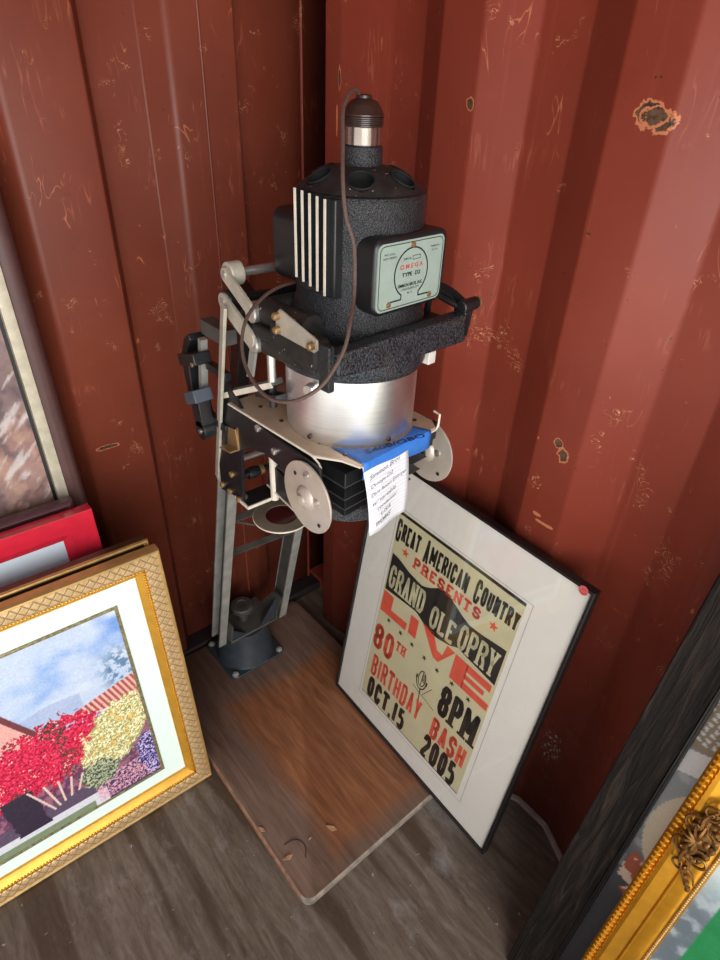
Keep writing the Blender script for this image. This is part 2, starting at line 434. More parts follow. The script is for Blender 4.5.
def text_into(mb, body, x0, x1, y0, y1, z, bold=0.0, shear=0.0, keep=False, rot=0.0):
    """built-in lettering fitted into a box, as flat faces at height z"""
    cu = bpy.data.curves.new('lettering', 'FONT'); cu.body = body; cu.size = 1.0; cu.offset = bold; cu.shear = shear
    cu.resolution_u = 3
    t = bpy.data.objects.new('lettering', cu); col.objects.link(t)
    dg = bpy.context.evaluated_depsgraph_get()
    me = bpy.data.meshes.new_from_object(t.evaluated_get(dg))
    co = [v.co.copy() for v in me.vertices]; fc = [list(p.vertices) for p in me.polygons]
    nz = [p.normal.z for p in me.polygons]
    bpy.data.objects.remove(t); bpy.data.curves.remove(cu); bpy.data.meshes.remove(me)
    if not co: return
    ax0, ax1 = min(c.x for c in co), max(c.x for c in co); ay0, ay1 = min(c.y for c in co), max(c.y for c in co)
    sx = (x1 - x0) / (ax1 - ax0); sy = (y1 - y0) / (ay1 - ay0)
    if keep: sx = sy
    cr, sr = math.cos(rot), math.sin(rot)
    out = []
    for c in co:
        x, y = (c.x - ax0) * sx, (c.y - ay0) * sy
        out.append((x0 + x * cr - y * sr, y0 + x * sr + y * cr, z))
    mb.add(out, [f if k > 0 else f[::-1] for f, k in zip(fc, nz)])

# block poster lettering: glyphs as centre-line strokes in a unit box
_o = [(0, .2), (0, .8), (.28, 1), (.72, 1), (1, .8), (1, .2), (.72, 0), (.28, 0), (0, .2)]
GL = {
 'A': ([[(0, 0), (.5, 1), (1, 0)], [(.22, .34), (.78, .34)]], [(0, 0), (1, 0)]),
 'B': ([[(0, 0), (0, 1), (.74, 1), (1, .86), (1, .66), (.74, .53), (0, .53)], [(.74, .53), (1, .38), (1, .15), (.74, 0), (0, 0)]], []),
 'C': ([[(1, .68), (1, .8), (.72, 1), (.28, 1), (0, .8), (0, .2), (.28, 0), (.72, 0), (1, .2), (1, .34)]], []),
 'D': ([[(0, 0), (0, 1), (.70, 1), (1, .8), (1, .2), (.70, 0), (0, 0)]], []),
 'E': ([[(1, .86), (1, 1), (0, 1), (0, 0), (1, 0), (1, .14)], [(0, .52), (.7, .52)]], []),
 'G': ([[(1, .70), (1, .8), (.72, 1), (.28, 1), (0, .8), (0, .2), (.28, 0), (.72, 0), (1, .2), (1, .46), (.6, .46)]], []),
 'H': ([[(0, 0), (0, 1)], [(1, 0), (1, 1)], [(0, .5), (1, .5)]], [(0, 0), (0, 1), (1, 0), (1, 1)]),
 'I': ([[(.5, 0), (.5, 1)]], [(.5, 0), (.5, 1)]),
 'L': ([[(0, 1), (0, 0), (1, 0), (1, .16)]], [(0, 1)]),
 'M': ([[(0, 0), (0, 1), (.5, .3), (1, 1), (1, 0)]], [(0, 0), (1, 0)]),
 'N': ([[(0, 0), (0, 1), (1, 0), (1, 1)]], [(0, 0), (1, 1)]),
 'O': ([_o], []),
 'P': ([[(0, 0), (0, 1), (.72, 1), (1, .84), (1, .62), (.72, .46), (0, .46)]], [(0, 0)]),
 'R': ([[(0, 0), (0, 1), (.72, 1), (1, .84), (1, .66), (.72, .5), (0, .5)], [(.6, .5), (1, .2), (1, 0)]], [(0, 0), (1, 0)]),
 'S': ([[(1, .72), (1, .84), (.72, 1), (.28, 1), (0, .84), (0, .64), (.2, .53), (.8, .47), (1, .36), (1, .16), (.72, 0), (.28, 0), (0, .16), (0, .28)]], []),
 'T': ([[(0, .84), (0, 1), (1, 1), (1, .84)], [(.5, 1), (.5, 0)]], [(.5, 0)]),
 'U': ([[(0, 1), (0, .2), (.28, 0), (.72, 0), (1, .2), (1, 1)]], [(0, 1), (1, 1)]),
 'V': ([[(0, 1), (.5, 0), (1, 1)]], [(0, 1), (1, 1)]),
 'Y': ([[(0, 1), (.5, .45), (1, 1)], [(.5, .45), (.5, 0)]], [(0, 1), (1, 1), (.5, 0)]),
 '0': ([_o], []),
 '8': ([[(.28, .53), (0, .66), (0, .86), (.28, 1), (.72, 1), (1, .86), (1, .66), (.72, .53), (.28, .53), (0, .38), (0, .15), (.28, 0), (.72, 0), (1, .15), (1, .38), (.72, .53)]], []),
 '1': ([[(.1, .8), (.5, 1), (.5, 0)]], []),
 '5': ([[(.95, 1), (.05, 1), (.05, .58), (.65, .62), (1, .46), (1, .18), (.72, 0), (.28, 0), (0, .16)]], []),
 '2': ([[(0, .74), (0, .84), (.28, 1), (.72, 1), (1, .84), (1, .62), (0, .12), (0, 0), (1, 0)]], []),
 '.': ([[(.2, 0), (.8, 0)]], []),
}
def block(mb, text, x0, x1, y0, y1, z, tv, th, gap=0.25, slab=0.0, widths=None):
    """text in stroke letters: tv / th = thickness of upright / level strokes; slab = serif length"""
    wd = {'I': .45, '.': .35, '1': .55, 'M': 1.3, ' ': .6, 'L': .9, 'E': .9}
    ws = [wd.get(c, 1.0) for c in text]; tot = sum(ws) + gap * (len(text) - 1); un = (x1 - x0) / tot; x = x0
    for c, w in zip(text, ws):
        if c == '.':
            mb.add([(x, y0, z), (x + w * un, y0, z), (x + w * un, y0 + th * 1.25, z), (x, y0 + th * 1.25, z)], [(0, 1, 2, 3)])
        elif c != ' ':
            gx0, gx1 = x + tv / 2, x + w * un - tv / 2; gy0, gy1 = y0 + th / 2, y1 - th / 2
            if c == 'I' or gx1 < gx0: gx0 = gx1 = x + w * un / 2
            T = lambda p: (gx0 + p[0] * (gx1 - gx0), gy0 + p[1] * (gy1 - gy0))
            strokes, ser = GL[c]
            for st in strokes:
                P = [T(p) for p in st]
                for a, b in zip(P[:-1], P[1:]):
                    dx, dy = b[0] - a[0], b[1] - a[1]; L = math.hypot(dx, dy)
                    if L < 1e-6: continue
                    nx, ny = -dy / L * tv / 2, dx / L * th / 2
                    if abs(dx) > 1e-6 and abs(dy) > 1e-6 and abs(nx) < tv * .25: nx *= 1.15
                    mb.add([(a[0] - nx, a[1] - ny, z), (b[0] - nx, b[1] - ny, z), (b[0] + nx, b[1] + ny, z), (a[0] + nx, a[1] + ny, z)], [(0, 1, 2, 3)])
                for p in P[1:-1] + ([P[0]] if st[0] == st[-1] else []):
                    mb.add([(p[0] + tv / 2 * math.cos(k * PI / 4 + PI / 8) * 1.04, p[1] + th / 2 * math.sin(k * PI / 4 + PI / 8) * 1.04, z) for k in range(8)], [tuple(range(8))])
            if slab:
                for p in ser:
                    q = T(p); e = th * .5 + .0006; yy = q[1] + (th / 2 - e / 2 if p[1] == 1 else -(th / 2 - e / 2) if p[1] == 0 else 0)
                    hw = tv / 2 + slab
                    mb.add([(q[0] - hw, yy - e / 2, z), (q[0] + hw, yy - e / 2, z), (q[0] + hw, yy + e / 2, z), (q[0] - hw, yy + e / 2, z)], [(0, 1, 2, 3)])
        x += (w + gap) * un
def flatpoly(mb, pts, z): mb.add([(x, y, z) for x, y in pts], [tuple(range(len(pts)))])
def star(mb, x, y, r, z, ph=0.0):
    P = [(x + (r if i % 2 == 0 else r * .42) * math.sin(PI * i / 5 + ph), y + (r if i % 2 == 0 else r * .42) * math.cos(PI * i / 5 + ph)) for i in range(10)][::-1]
    mb.add([(x, y, z)] + [(a, b, z) for a, b in P], [(0, 1 + i, 1 + (i + 1) % 10) for i in range(10)])

def picture(name, x0, x1, y0, y1, z, fn, parent, nx=200, ny=200):
    """printed picture: a fine sheet coloured point by point by fn(u, v) in sheet metres"""
    U, W = np.meshgrid(np.linspace(x0, x1, nx), np.linspace(y0, y1, ny))
    rgb = fn(U, W); s = np.clip(rgb, 0, 255) / 255
    l = np.where(s <= .04045, s / 12.92, ((s + .055) / 1.055) ** 2.4)
    me = bpy.data.meshes.new(name)
    i = np.arange(nx * ny).reshape(ny, nx)
    q = np.stack([i[:-1, :-1], i[:-1, 1:], i[1:, 1:], i[1:, :-1]], -1).reshape(-1, 4)
    me.from_pydata(np.stack([U.ravel(), W.ravel(), np.full(nx * ny, z)], 1).tolist(), [], q.tolist())
    at = me.color_attributes.new('Paint', 'FLOAT_COLOR', 'POINT')
    at.data.foreach_set('color', np.concatenate([l.reshape(-1, 3), np.ones((nx * ny, 1))], 1).ravel().astype(np.float32))
    me.materials.append(M['print']); o = bpy.data.objects.new(name, me); col.objects.link(o); o.parent = parent
    return o
_rng = np.random.RandomState(7)
_lat = _rng.rand(64, 64)
def vnoise(x, y):
    xi, yi = np.floor(x).astype(int), np.floor(y).astype(int); fx, fy = x - xi, y - yi
    fx = fx * fx * (3 - 2 * fx); fy = fy * fy * (3 - 2 * fy); g = lambda a, b: _lat[a % 64, b % 64]
    return (g(xi, yi) * (1 - fx) + g(xi + 1, yi) * fx) * (1 - fy) + (g(xi, yi + 1) * (1 - fx) + g(xi + 1, yi + 1) * fx) * fy
def fbm(x, y, o=4):
    r = 0; a = .5
    for k in range(o): r = r + a * vnoise(x * 2 ** k + 17 * k, y * 2 ** k + 5 * k); a *= .5
    return r / (1 - .5 ** o)
def sst(a, b, x): t = np.clip((x - a) / (b - a), 0, 1); return t * t * (3 - 2 * t)
def over(img, mask, rgb):
    m = np.clip(mask, 0, 1)[..., None]; return img * (1 - m) + np.asarray(rgb, float) * m

# ================================================================== the setting
XI, XO = -0.100, -0.146
def round_profile(pts, rad):
    out = [Vector(pts[0])]
    for i in range(1, len(pts) - 1):
        p, a, b = Vector(pts[i]), Vector(pts[i - 1]), Vector(pts[i + 1]); r = rad[i] if hasattr(rad, '__len__') else rad
        d1, d2 = (a - p), (b - p); r = min(r, d1.length * .45, d2.length * .45)
        s, e = p + d1.normalized() * r, p + d2.normalized() * r
        for k in range(6):
            t = k / 5; out.append(s * (1 - t) ** 2 + p * 2 * t * (1 - t) + e * t * t)
    out.append(Vector(pts[-1])); return out
def sheet(name, prof, z0, z1, thick, m):
    """corrugated steel sheet: plan profile extruded upward, with thickness"""
    n = len(prof); nz = 2; vs = []; fs = []
    for z in (z0, z1): vs += [(p.x, p.y, z) for p in prof]
    for i in range(n - 1): fs.append((i, i + 1, n + i + 1, n + i))
    mb = MB(); mb.add(vs, fs); o = mb.build(name, m, angle=60)
    sd = o.modifiers.new('thickness', 'SOLIDIFY'); sd.thickness = thick; sd.offset = 1
    return struct(o)
# end wall (left in the picture): steep steps between broad flats
lp = []
y = -2.40
edges = []
k = -7
for k in range(-7, 1):
    s = k * 0.288
    edges += [(XO, -.298 + s), (XI, -.265 + s), (XI, -.130 + s), (XO, -.108 + s)]
lp = [(XO, -1.47)] + [e for e in edges if e[1] > -1.44] + [(XO, 0.142)]
lrad = [{-.298: .003, -.265: .009, -.130: .004, -.108: .003}.get(round(e[1] - .288 * round((e[1] + .2) / .288), 3), .006) for e in lp]
struct_left = sheet('wall_left', round_profile(lp[::-1], lrad[::-1]), 0.0, 2.45, 0.004, M['wall_left'])
# side wall (right in the picture): trapezoid corrugation, with the flat strip of the corner post
rp = [(XO, 0.120), (0.030, 0.120), (0.031, -0.020), (0.078, -0.020), (0.195, 0.0)]
rp += [(0.268, 0.0)]
for k in range(0, 6):
    a = 0.338 + .3026 * k
    rp += [(a, -.036), (a + .079, -.036), (a + .150, 0.0), (a + .229, 0.0)]
rp = [(1.108 + (q[0] - 1.108) * 1.013, -.833 + (q[1] + .833) * 1.013) for q in rp if q[0] < 2.0]
rp[0] = (XO - .02, rp[0][1])
struct_right = sheet('wall_right', round_profile(rp[::-1], 0.004), 0.0, 2.45, 0.004, M['wall_right'])
mb = MB(); mb.box(-.15, .30, -1.50, -1.47, 0, 2.45); struct(mb.build('wall_light_block', M['wall_left']))  # unseen slab added to block light from the dark corrugation faces
mb = MB(); mb.box(-.2, 1.7, -1.50, .16, -.03, 0); struct(mb.build('floor', M['floor']))
mb = MB(); mb.box(-.9, 1.5, -1.50, .9, 2.45, 2.55); struct(mb.build('ceiling', M['ceiling']))
mb = MB(); mb.box(-8, 12, -12, 8, -.35, -.30); struct(mb.build('ground', M['concrete']))
mb = MB(); mb.box(-.145, -.094, -1.34, .10, 0, .030); struct(mb.build('baseboard_left', M['dark'], bevel=.002))
mb = MB(); mb.box(-.140, .020, .062, .118, 0, .048); mb.box(-.140, .020, .048, .118, .048, .060); struct(mb.build('trim_1', M['wall_right'], bevel=.004))
mb = MB(); mb.tube([(XO + .004, .049, .0), (XO + .004, .049, 2.44)], .0035, 8, 0); struct(mb.build('trim_2', M['wall_right']))
mb = MB(); mb.tube([(XI + .0005, -.202, .03), (XI + .0005, -.202, 2.44)], .0026, 8, 0); struct(mb.build('trim_3', M['wall_left']))
mb = MB(); mb.tube([(p.x, p.y - .004, .002) for p in round_profile(rp, .004) if .45 < p.x < 1.95], .009, 8, 1); struct(mb.build('trim_4', M['caulk']))

# ================================================================== the enlarger
T = 0.022
ENL = thing('photo_enlarger', 'black vintage darkroom enlarger with aluminium drum on a tall grey girder, bolted to brown board', 'enlarger', (0.28, -0.285, 0))
# --- baseboard
mb = MB()
def rrect(x0, x1, y0, y1, r, n=6):
    P = []
    for cx, cy, a0 in ((x1 - r, y1 - r, 0), (x0 + r, y1 - r, 90), (x0 + r, y0 + r, 180), (x1 - r, y0 + r, 270)):
        for i in range(n + 1): a = R(a0 + 90 * i / n); P.append((cx + r * math.cos(a), cy + r * math.sin(a)))
    return P
bp = rrect(-.088, .655, -.530, -.047, .022)
n = len(bp)
lev = [(0.0, 0.003), (0.003, 0.0), (T - .003, 0.0), (T, 0.0035)]
cx, cy = .2835, -.2885
vs = []
for z, ins in lev:
    for (px, py) in bp: vs.append((px - math.copysign(ins, px - cx), py - math.copysign(ins, py - cy), z))
mb.v = vs
for j in range(3):
    for i in range(n):
        h = (i + 1) % n; mb.f.append([j * n + i, j * n + h, (j + 1) * n + h, (j + 1) * n + i])
        mx = (bp[i][0] + bp[h][0]) / 2
        mb.mi.append(2 if mx > .63 else 1)
mb.f.append(list(range(n - 1, -1, -1))); mb.mi.append(1)
mb.f.append([3 * n + i for i in range(n)]); mb.mi.append(0)
board = mb.build('baseboard', [M['board'], M['board_edge'], M['board_edge_front']], ENL)

# --- pedestal
px_, py_ = -.003, -.281
mb = MB(); P = rrect(px_ - .084, px_ + .083, py_ - .088, py_ + .087, .020); mb.prism([(a, b, T) for a, b in P], (0, 0, .009))
ped = mb.build('pedestal', M['pedestal'], ENL, bevel=.002)
mb = MB(); mb.lathe([(.0840, T + .008), (.0815, T + .014), (.070, .132), (.068, .146)], (px_, py_, 0), n=48); mb.build('pedestal_column', M['pedestal'], ENL)
for sx in (-1, 1):
    for sy in (-1, 1):
        mb = MB(); c = (px_ + sx * .070, py_ + sy * .073, T + .009); mb.lathe([(.0095, 0), (.0095, .002)], c, n=20); mb.lathe([(.0065, .002), (.0065, .007), (.005, .008)], c, n=6)
        mb.build('bolt', M['rail'], ENL)
# saddle on top: plate, two upright cheeks, gussets
mb = MB(); mb.box(-.055, .057, -.352, -.205, .146, .153)
mb.build('saddle', M['rail_dark'], ENL, bevel=.0015)
for yy, sg in ((-.352, 1), (-.209, -1)):
    mb = MB()
    mb.prism([(-.058, yy, .12), (.057, yy, .146), (.065, yy, .19), (.095 if sg < 0 else .075, yy, .26 if sg < 0 else .23), (.055, yy, .26 if sg < 0 else .23), (-.02, yy, .16)], (0, .004, 0))
    mb.build('cheek_plate', M['rail_dark'], ENL)
    mb = MB(); g0 = yy + (.004 if sg > 0 else 0)
    mb.prism([(.052, g0, .153), (.052, g0 + sg * .045, .153), (.066, g0, .240 if sg < 0 else .205)], (-.004, 0, 0))
    mb.build('gusset', M['pedestal'], ENL)
mb = MB(); mb.lathe([(.013, .150), (.013, .190), (.031, .191), (.033, .195), (.033, .208), (.030, .211), (.016, .212), (.015, .210), (0, .210)], (.000, -.281, 0), n=10)
mb.build('clamp_knob', M['knob'], ENL, bevel=.001)
# --- girder: two channel rails leaning forward and spreading slightly
l_, s_ = .35, .06
def liftL(z): return V(-.030 + l_ * (z - .128), -.357 - s_ * (z - .128), z)
def liftR(z): return V(.018 + l_ * (z - .135), -.207 + s_ * (z - .135), z)
def railL(z): return V(.008 + .25 * (z - .128), -.356, z)
def railR(z): return V(.023 + .25 * (z - .128), -.187, z)
def channel(a, b, out):
    d = (b - a).normalized(); f = V(1, 0, 0); f = (f - d * f.dot(d)).normalized(); o = V(0, out, 0); o = (o - d * o.dot(d)).normalized()
    web, fl = MB(), MB()
    web.obox((a + b) / 2, (b - a) / 2, f * .022, o * .0018)
    for s in (1, -1):
        sh = 0.0
        fl.obox((a + b) / 2 + f * s * .020 + o * .009, (b - a) / 2, f * .0022, o * .011)
    return web, fl
for fn, z0, z1, out in ((railL, .130, .86, -1), (railR, .140, .86, 1)):
    w_, f_ = channel(fn(z0), fn(z1), out)
    ro = f_.build('rail', M['rail'], ENL, bevel=.0006)
    w_.build('rail_web', M['rail_dark'], ro)  # web's unlit look put into a darker copy of the rail grey
for z0, z1 in ((.50, .50), (.62, .62), (.62, .50), (.80, .80), (.92, .80), (.36, .36)):
    if z0 == .36: continue
    mb = MB(); a, b = railL(z0), railR(z1); mb.bar(a, b, (.94, 0, -.33) if z0 == z1 else (.9, 0, .4), .016, .004); mb.build('cross_brace', M['rail_dark'], ENL)
# --- upper linkage at the girder top
yl, yr = -.422, -.148
def bothsides(fn_):
    for yy, sg in ((yl, 1), (yr, -1)): fn_(yy, sg)
def link_arm(p0, p1, yy, w=.020, t=.005):
    mb = MB(); a, b = V(p0[0], yy, p0[1]), V(p1[0], yy, p1[1]); d = (b - a).normalized(); nn = V(d.z, 0, -d.x)
    P = []
    for c, s in ((a, -1), (b, 1)):
        for i in range(9):
            th = -PI / 2 + PI * i / 8
            P.append(c + (d * math.cos(th) * s + nn * math.sin(th) * s) * w / 2)
    mb.prism(P, (0, t, 0)); return mb
def mk(yy, sg):
    o = link_arm((.334, 1.209), (.392, 1.178), yy - .002).build('upper_link', M['beige'], ENL, bevel=.0006)
    o = link_arm((.323, 1.168), (.390, 1.134), yy - .002, .026).build('lower_link', M['beige'], ENL, bevel=.0006)
    for x, z in ((.334, 1.209), (.323, 1.168)):
        mb = MB(); mb.lathe([(.0055, -.004), (.0055, 0)], (x, yy, z), (0, 1, 0), 16); mb.build('pivot_pin', M['silver'], ENL)
    mb = MB(); mb.cyl((.334, yy + .003, 1.209), (.334, yy + sg * .024, 1.209), .0165, n=28); mb.build('boss', M['beige'], ENL, bevel=.0015)
    mb = MB(); mb.cyl((.323, yy + .003, 1.168), (.323, yy + sg * .028, 1.168), .0165, n=28); mb.build('boss', M['enamel'], ENL, bevel=.0015)
    for z in (1.171, 1.127):
        mb = MB(); mb.lathe([(.012, 0), (.0145, .002), (.0145, .012), (.012, .014), (.0145, .016), (.0145, .020)] if sg > 0 else [(.0145, -.020), (.0145, 0)], (.394, yy, z), (0, 1, 0), 24)
        mb.build('collar', M['silver'], ENL)
bothsides(mk)
mb = MB(); mb.cyl((.334, yl + .024, 1.209), (.334, yr - .024, 1.209), .0065); mb.build('axle', M['silver'], ENL)
mb = MB(); mb.cyl((.323, yl + .028, 1.168), (.323, yr - .028, 1.168), .0065); mb.build('axle', M['enamel'], ENL)
for z in (1.171, 1.127):
    mb = MB(); mb.cyl((.396, yl + .020, z), (.396, yr - .020, z), .0165, n=24); mb.build('cross_tube', M['dusty'], ENL)
for fn, fn2, out in ((liftL, railL, -1), (liftR, railR, 1)):
    mb = MB(); o_ = V(.006, out * .012, 0); mb.bar(fn(.80) + o_, fn(1.168) + o_, (.2, 1, 0), .005, .015); mb.build('lift_arm', M['beige'], ENL, bevel=.0006)
    mb = MB(); o_ = V(-.002, -out * .004, 0); mb.bar(fn2(.84) + o_, fn2(1.165) + o_, (.2, 1, 0), .022, .040); mb.build('rail_extension', M['enamel'], ENL, bevel=.001)
# --- carriage side arms, stage plate
def carriage(yy, sg):
    mb = MB()
    out = [(.232, .785), (.315, .805), (.322, .90), (.335, .925), (.398, .945), (.47, .940), (.545, .950), (.545, .989), (.345, .990), (.310, 1.015), (.275, 1.045), (.262, .96), (.235, .88)]
    mb.prism([(x, yy, z) for x, z in out], (0, .005, 0)); arm = mb.build('carriage_arm', M['enamel'], ENL, bevel=.0006)
    f = -1 if sg > 0 else 1; y0 = yy if sg > 0 else yy + .005
    for x, z in ((.385, .985), (.43, .965), (.268, .80), (.282, .845), (.24, .80), (.30, .80)):
        mb = MB(); mb.lathe([(.006, 0), (.006, .004), (.0045, .005)], (x, y0, z), (0, f, 0), 12); mb.build('rivet', M['brass'] if z < .95 else M['silver'], arm)
    return arm
carriage(-.414, 1); carriage(-.190, -1)
mb = MB()
mb.prism([(.281, -.4145, .905), (.318, -.4145, .912), (.312, -.4145, .95), (.288, -.4145, .945)], (0, -.0025, 0))
mb.prism([(.281, -.4145, .905), (.318, -.4145, .912), (.318, -.4145, .915), (.281, -.4145, .908)], (0, -.018, 0))
mb.box(.314, .318, -.414, -.4145, .912, .955)
mb.build('index_bracket', M['brass'], ENL)
YAW = R(5); AX, AY = .458, -.290
HL = Matrix.Translation(V(.461, -.286, 0)) @ Matrix.Rotation(YAW, 4, 'Z')
HX = Matrix.Translation(V(AX, AY, 0)) @ Matrix.Rotation(YAW, 4, 'Z')
mb = MB(); out = [(-.165, -.115), (.048, -.119), (.084, -.096), (.111, -.088), (.111, .078), (.092, .092), (-.165, .100)]
mb.prism([(a, b, .993) for a, b in out], (0, 0, .004)); stage = mb.build('stage_plate', M['tan'], ENL, HX)
mb = MB()
for a, b in zip(out[:-1], out[1:]):
    if a[0] > .05 or (b[0] > .05): pass
mb.tube([(-.165, -.116, 0.9950), (.045, -.120, 0.9950), (.051, -.119, 0.9920), (.054, -.114, 0.9830), (.055, -.110, 0.9730)], .0016, 6, 0)
mb.tube([(.049, -.119, 0.9940), (.084, -.097, 0.9940), (.111, -.088, 0.9920), (.112, 0, 0.9920), (.112, .078, 0.9920), (.112, .084, 0.9980), (.111, .086, 1.0160), (.098, .088, 1.0160)], .0018, 6, 0)
mb.build('cut_edge', M['white_edge'], stage, HX)
for a, b in ((.078, -.085), (.03, -.09), (-.06, -.09), (-.12, -.085), (-.02, .092), (.075, .07)):
    mb = MB(); mb.lathe([(.0035, 0.9970), (.0035, 0.9985), (.002, 0.9990)], (a, b, 0), n=12); mb.build('rivet', M['bakelite'], stage, HX)
mb = MB(); mb.prism([(.068, .086, 0.9630), (.098, .086, 0.9630), (.098, .10, 0.9630), (.068, .10, 0.9630)], (0, 0, .030)); mb.build('corner_block', M['enamel'], ENL, HX)
# --- focusing discs
def disc(yy, sg):
    mb = MB(); f = V(0, -1, 0); c = V(.520, yy, .931 if sg > 0 else .924)
    mb.lathe([(0.0, -.004), (.0565, -.004), (.0575, -.002), (.0570, 0), (.020, .0012), (.0185, .0045), (.013, .008), (.008, .009), (.0075, .012), (0, .0125)], c, f, 48)
    o = mb.build('focus_disc', M['disc'], ENL)
    for dx, dz in ((-.026, .030), (.032, -.032)):
        mb = MB(); mb.lathe([(.0032, 0), (.0032, .0008)], c + V(dx, -.0008, dz), f, 12); mb.build('hole', M['hole'], o)
    mb = MB(); mb.lathe([(.0055, 0), (.0055, .003), (.003, .004)], c + V(.004, -.001, .041), f, 14); mb.build('screw', M['silver'], o)
    mb = MB(); mb.lathe([(.006, 0), (.006, .0018), (.003, .0026)], c + V(.026, -.001, .006), f, 14); mb.build('screw', M['silver'], o)
    mb = MB(); mb.cyl(c + V(0, sg * .004, 0), V(c.x, -.402 + .005 if sg > 0 else -.185, c.z), .008); mb.build('spindle', M['enamel'], o)
disc(-.420, 1); disc(-.170, -1)
# --- bellows and lens stage
mb = MB(); H = []
zz = [.972, .952, .944, .926, .918, .902, .894, .880]
hw = [.088, .092, .074, .088, .070, .082, .066, .074]
vs = []; fs = []
for z, h in zip(zz, hw): vs += [(-h, -h * 1.06, z), (h, -h * 1.06, z), (h, h * 1.06, z), (-h, h * 1.06, z)]
for j in range(len(zz) - 1):
    for i in range(4):
        k = (i + 1) % 4; fs.append((j * 4 + i, (j + 1) * 4 + i, (j + 1) * 4 + k, j * 4 + k))
fs += [(0, 1, 2, 3), tuple((len(zz) - 1) * 4 + i for i in (3, 2, 1, 0))]
mb.add(vs, fs); mb.build('bellows', M['bellows'], ENL, HX, flat=True, bevel=.0012)
for z, h in ((.952, .092), (.926, .088), (.902, .082)):
    mb = MB(); mb.tube([(-h, -h * 1.06, z), (h, -h * 1.06, z), (h, h * 1.06, z), (-h, h * 1.06, z), (-h, -h * 1.06, z)], .0014, 6, 0); mb.build('pleat_highlight', M['pleat_glint'], ENL, HX)  # thin grey tubes imitate the glossy highlight on pleat edges, no real binding
mb = MB(); mb.lathe([(.030, .846), (.076, .846), (.079, .849), (.079, .872), (.076, .876), (.030, .880)], (AX, AY, 0), n=56); mb.build('lens_ring', M['crackle'], ENL)
mb = MB(); mb.lathe([(0, .818), (.022, .818), (.026, .822), (.026, .846), (0, .846)], (AX, AY, 0), n=32); mb.build('lens_mount', M['enamel'], ENL)
# lens-stage tray behind the disc, with a pale lower edge
for yy, sg in ((-.362, 1), (-.212, -1)):
    mb = MB(); mb.prism([(.315, yy, .820), (.46, yy, .806), (.47, yy, .850), (.33, yy, .872)], (0, .005, 0)); o = mb.build('lens_stage_rail', M['enamel'], ENL)
    mb = MB(); mb.bar((.315, yy + .0025, .8195), (.46, yy + .0025, .8055), (0, 1, 0), .010, .002); mb.build('cut_edge', M['white_edge'], o)
# --- lower cross plate, guide rod, adjusting shafts, swing filter
mb = MB(); mb.box(.287, .330, -.413, -.160, .797, .800); o = mb.build('cross_plate', M['enamel'], ENL)
mb = MB(); mb.box(.330, .3325, -.413, -.160, .795, .801); mb.box(.287, .3325, -.4155, -.413, .795, .801); mb.build('cut_edge', M['white_edge'], o)
mb = MB(); mb.lathe([(.0075, 0), (.0075, .004), (.005, .006)], (.300, -.405, .800), n=14); mb.build('screw', M['silver'], o)
mb = MB(); mb.cyl((.335, -.360, .798), (.335, -.360, .930), .0075, n=18); mb.build('guide_rod', M['white_edge'], ENL)
mb = MB(); mb.cyl((.275, -.400, .865), (.275, -.175, .865), .006); mb.build('cross_shaft', M['silver'], ENL)
mb = MB(); mb.cyl((.285, -.397, .835), (.285, -.175, .835), .0055); mb.lathe([(.010, 0), (.0115, .01), (.009, .024)], (.285, -.385, .835), (0, 1, 0), 18)
o = mb.build('cross_shaft', M['enamel'], ENL)
mb = MB(); mb.lathe([(.010, 0), (.010, .008)], (.285, -.361, .835), (0, 1, 0), 18); mb.build('end_ring', M['brass'], o)
mb = MB(); mb.lathe([(.030, .764), (.052, .764), (.0525, .766), (.052, .768), (.030, .768), (.030, .764)], (.349, -.356, 0), n=48, cap=False)
filt = mb.build('swing_filter', M['ring_metal'], ENL)
mb = MB(); mb.lathe([(0, .765), (.031, .765), (.031, .7665), (0, .7665)], (.349, -.356, 0), n=40); mb.build('filter_glass', M['red_filter'], filt)
mb = MB(); mb.torus((.349, -.356, .766), (0, 0, 1), .0522, .0014, 48, 6); mb.build('cut_edge', M['white_edge'], filt)
mb = MB(); mb.bar((.375, -.312, .7675), (.40, -.25, .7675), (0, 0, 1), .004, .014); mb.cyl((.40, -.25, .760), (.40, -.25, .81), .005); mb.build('filter_arm', M['tan'], filt)
# --- condenser drum
mb = MB(); mb.lathe([(.095, .9975), (.0975, .9975), (.0983, .999), (.0983, 1.005), (.0990, 1.007), (.0990, 1.112), (.097, 1.114), (0, 1.114)], (AX, AY, 0), n=96)
drum = mb.build('condenser_drum', M['aluminium'], ENL)
for ang, z in ((-75, 1.006), (-5, 1.006)):
    mb = MB(); d = V(math.cos(R(ang)), math.sin(R(ang)), 0); mb.lathe([(.0035, .0), (.0035, .0025), (.002, .003)], V(AX, AY, z) + d * .100, d, 12); mb.build('rivet', M['bakelite'], drum)
d = V(math.cos(R(-70)), math.sin(R(-70)), 0)
mb = MB(); mb.lathe([(.0045, 0), (.0045, .006), (.0085, .007), (.0085, .016), (.007, .018)], V(AX, AY, 1.088) + d * .0995, d, 20); mb.build('thumb_screw', M['silver'], drum)
